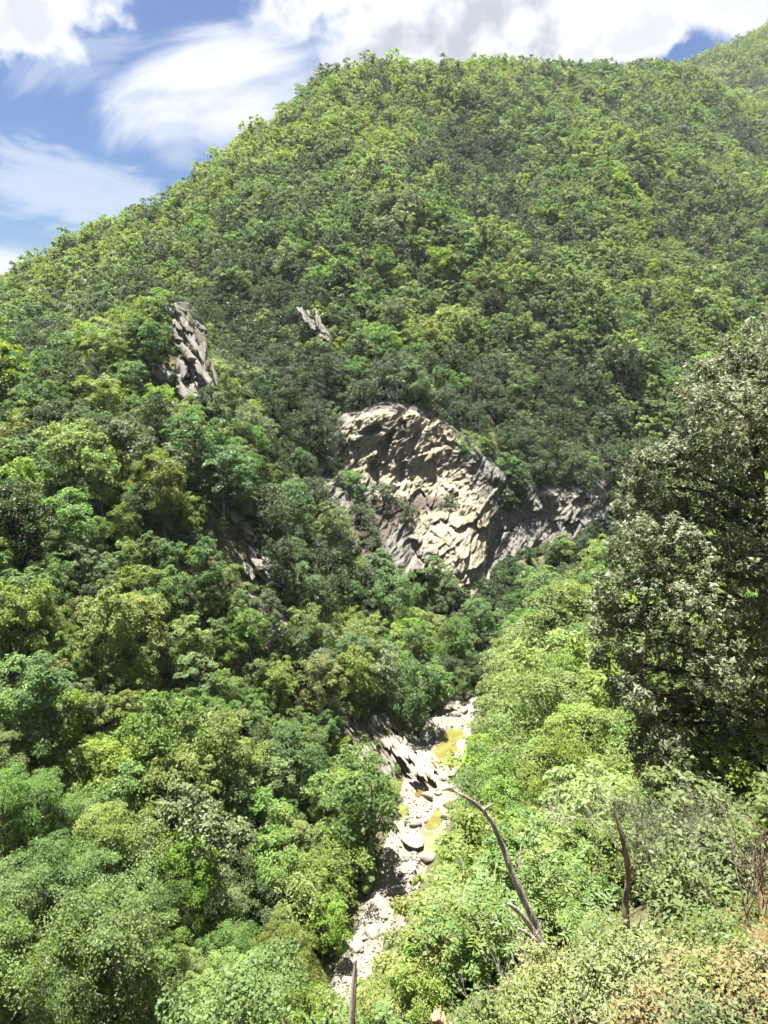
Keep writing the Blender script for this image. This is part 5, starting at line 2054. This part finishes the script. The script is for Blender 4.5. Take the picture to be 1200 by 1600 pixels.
FR = []
for _i in range(3):
    _V, _F, _T = frond_mesh(_i + 60)
    FR.append((mesh_from("frond", _V, _F, [M_leaf_dry], False, tint=_T), mesh_from("frond", _V, _F, [M_leaf_lime], False, tint=_T)))


def bracken(label, u, v, t, n, seed, dry=0.8, size=0.35):
    rs = np.random.RandomState(seed)
    base = foot(u, v, t)
    root = link("bracken", None, loc=base)
    tag(root, label, "fern")
    for i in range(n):
        p = np.array([rs.normal() * 0.24, rs.normal() * 0.24, 0.0])
        p[2] = float(ground(base.x + p[0], base.y + p[1])) - base.z + rs.uniform(0, 0.12)
        o = link("frond", FR[rs.randint(3)][0 if rs.uniform() < dry else 1], root, loc=tuple(p), rot=(rs.normal() * 0.35, -rs.uniform(0.35, 1.15), rs.uniform(0, 6.28)))
        s = size * rs.uniform(0.6, 1.25)
        o.scale = (s, s, s)


bracken("orange dry bracken clump in the lower right corner", 1185, 1600, 4.6, 60, 1, 0.8, 0.24)
bracken("tan bracken clump left of the corner clump", 1110, 1640, 4.5, 44, 2, 0.55, 0.20)
bracken("orange bracken clump at the right edge above the corner", 1195, 1500, 5.4, 50, 3, 0.85, 0.25)
bracken("small faded bracken clump below the twig tangle", 1070, 1550, 5.4, 34, 4, 0.6, 0.20)
bracken("mixed green and orange bracken between the thorny bushes", 1000, 1590, 5.4, 30, 5, 0.35, 0.20)
bracken("faded bracken clump at the bottom edge right of the lowest thorny bush", 1060, 1620, 4.5, 40, 7, 0.6, 0.18)
bracken("tan bracken fringe at the very corner", 1200, 1660, 4.1, 40, 8, 0.75, 0.2)
bracken("tall tan bracken clump beside the brown bare stems", 1150, 1545, 5.0, 44, 6, 0.7, 0.22)

# ---- dry grass and low herbs on the bank
def bank_grass():
    rs = np.random.RandomState(4)
    C, N, A, L_, T_ = [], [], [], [], []
    n = 70000
    y = rs.uniform(2.4, 12, n)
    x = rs.uniform(-0.25, 0.85, n) * (y + 2)
    clump = vnoise(p3(x / 0.6, y / 0.6), 9)
    keep = clump > -0.25
    x, y = x[keep], y[keep]
    z = ground(x, y)
    m = len(x)
    L = (0.035 + 0.005 * y) * np.exp(rs.normal(size=m) * 0.4)
    ax = nrm(np.column_stack([rs.normal(size=m) * 0.5, rs.normal(size=m) * 0.5, np.ones(m)]))
    nn = np.column_stack([rs.normal(size=m), rs.normal(size=m), np.full(m, 0.3)])
    V, F = quads_from(np.column_stack([x, y, z + L * 0.42]), nn, ax, L, L * 0.08, 0.2)
    mat = leaf_mat("dry_grass", (0.14, 0.15, 0.05), (0.36, 0.29, 0.14), 0.35, 0.01, 0.6)
    o = link("bank_grass", mesh_from("bank_grass", V, F, [mat], False, tint=np.repeat(np.clip(0.55 + rs.normal(size=m) * 0.3, 0, 1), 4)))
    tag(o, "dry grass and low herbs on the near bank", "grass", kind="stuff")


bank_grass()
for _i, (u, v, t, w, lab) in enumerate([(1168, 1222, 11.0, 26, "pale stone on the shaded bank behind the oak's lowest limbs"), (1190, 1250, 10.0, 40, "largest grey stone under the oak at the right edge"), (944, 1492, 7.6, 14, "small white stone at the foot of the upright stub"),
                                        (1135, 1455, 6.6, 12, "small pale stone under the leafy bush"), (1000, 1596, 5.0, 13, "small pale stone at the bottom edge among thorny bushes")]):
    f = foot(u, v, t)
    w = w * t / FPX
    o = link("bank_stone", ROCKS[_i % 7], loc=(f.x, f.y, f.z + 0.15 * w), rot=(0, 0, _i * 1.3), scale=(w * 1.3, w, w * 0.8))
    tag(o, lab, "stone", "stones on the near bank")


# ---- bushes rooted in the rock wall
CLIFF_BUSH = [
    (600, 790, 40, 'oak', "large dark bush on the cliff's middle ledge below the hollow"), (562, 815, 34, 'oak', "dark bush left of the large one on the middle ledge"), (640, 812, 24, 'oak', "dark bush right of the large one on the middle ledge"),
    (700, 790, 18, 'oak', "round dark bush at the right end of the brown ledge"), (722, 805, 8, 'oak', "smallest dark bush right of the round one on the cliff"), (545, 760, 30, 'maple', "green bush on the cliff's left shoulder"),
    (535, 860, 34, 'oak', "dark bush in the cliff's shaded lower left"), (595, 890, 34, 'maple', "green bush at the lower left foot of the cliff"), (655, 915, 34, 'maple', "green bush under the cream bulge"),
    (768, 935, 18, 'oak', "dark tuft at the narrow foot of the cliff"), (788, 780, 24, 'oak', "dark bush in the crease between cliff and right hand wall"), (730, 695, 24, 'ash', "bright bush overhanging the cliff's upper right"),
    (660, 632, 26, 'whitebeam', "grey-green bush on the cliff's top rim"), (550, 655, 26, 'oak', "dark bush on the cliff's upper left rim"), (850, 870, 18, 'maple', "green bush below the right hand rock wall"),
    (598, 622, 40, 'oak', "dark tree crowning the highest point of the cliff"), (640, 612, 36, 'maple', "green tree right of the crowning dark one on the cliff top"), (700, 655, 34, 'oak', "dark tree hanging over the cliff's right shoulder"),
    (562, 640, 34, 'oak', "dark tree at the left end of the cliff's top rim"), (750, 720, 30, 'ash', "bright tree at the outer corner of the cliff's right shoulder"), (840, 745, 30, 'oak', "dark tree above the right hand rock wall"),
    (500, 800, 34, 'oak', "dark tree shading the cliff's left edge"), (690, 945, 34, 'oak', "dark tree in shade at the cliff's foot"),
    (900, 752, 34, 'oak', "dark tree over the middle of the right hand rock wall"), (948, 742, 36, 'oak', "dark tree over the outer end of the right hand rock wall"),
    (528, 700, 30, 'oak', "dark tree on the cliff's shaded upper left"), (575, 850, 30, 'oak', "dark bush in the middle of the cliff's shaded lower left"), (520, 830, 34, 'maple', "deep green tree leaning on the cliff's lower left edge"),
    (905, 800, 8, 'oak', "small tuft on the slanting right hand rock wall"), (585, 672, 6, 'oak', "tiny tuft beside the cliff's upper hollow"), (515, 735, 28, 'whitebeam', "grey-green bush at the cliff's far left edge"),
]
for _i, (u, v, r, sp_, lab) in enumerate(CLIFF_BUSH):
    x, y, z = P(u, v, 165)
    for _ in range(4):
        y = cliff_y(x, z)
        t = y / pix_dir(u, v).y
        x, _y, z = P(u, v, t)
    if v < 668 or (u > 745 and v < 760):        # rooted in the soil above the rock
        gq = gpt(u, v + r * 0.8, 130, 260)
        x, y = gq.x, gq.y
        t = gq.y * CP - gq.z * SINP
        z = gq.z + 4.0 * r * t / FPX / 3.2
    sc = r * t / FPX / 3.2
    crown, trunk = near_protos[(sp_, _i % 3)]
    root = link("cliff_bush", None, loc=(x, y + 0.4 * sc, z - 4.5 * sc), rot=(0, 0, _i * 1.1), scale=(sc, sc, sc * 0.85))
    tag(root, lab, "bush", "bushes on the cliff")
    link("crown", crown, root)
    link("trunk", trunk, root)

for _i, (u, v, r, sp_, lab) in enumerate([(722, 1092, 22, 'maple', "deep green bush closing the head of the stream bed"), (700, 1080, 26, 'oak', "dark bush in gorge shade behind the stream bed's head"), (742, 1076, 24, 'oak', "dark bush in gorge shade right of the stream bed's head"), (722, 1062, 26, 'maple', "deep green tree behind the bushes at the stream bed's head")]):
    gq = gpt(u, v, 112, 200)
    t = gq.y * CP - gq.z * SINP
    sc = r * t / FPX / 3.2
    crown, trunk = near_protos[(sp_, _i % 3)]
    root = link("gorge_bush", None, loc=(gq.x, gq.y, gq.z - 0.3), rot=(0, 0, _i * 1.7), scale=(sc, sc, sc * 0.9))
    tag(root, lab, "bush", "bushes at the gorge mouth")
    link("crown", crown, root)
    link("trunk", trunk, root)

# ---- valley air
def build_haze():
    zlo, zhi = float(MZ.min()) - 3.0, float(MZ.max()) + 25.0
    x0, x1, y0, y1 = GX[0] - 20, GX[-1] + 20, GY[0] - 20, GY[-1] + 20
    V = np.array([(x, y, z) for z in (zlo, zhi) for y in (y0, y1) for x in (x0, x1)])
    F = np.array([(0, 2, 3, 1), (4, 5, 7, 6), (0, 1, 5, 4), (2, 6, 7, 3), (0, 4, 6, 2), (1, 3, 7, 5)])
    m, k, out = new_mat("valley_air")
    pv = k.new('ShaderNodeVolumePrincipled')
    pv.inputs['Color'].default_value = (0.80, 0.88, 1.0, 1)
    pv.inputs['Density'].default_value = HAZE
    pv.inputs['Anisotropy'].default_value = 0.2
    k.link(pv.outputs[0], out.inputs['Volume'])
    o = link("haze", mesh_from("haze", V, F, [m], False))
    tag(o, "thin summer haze in the valley air", kind="stuff")
    print("haze box", zlo, zhi)


HAZE = 0.00006
build_haze()
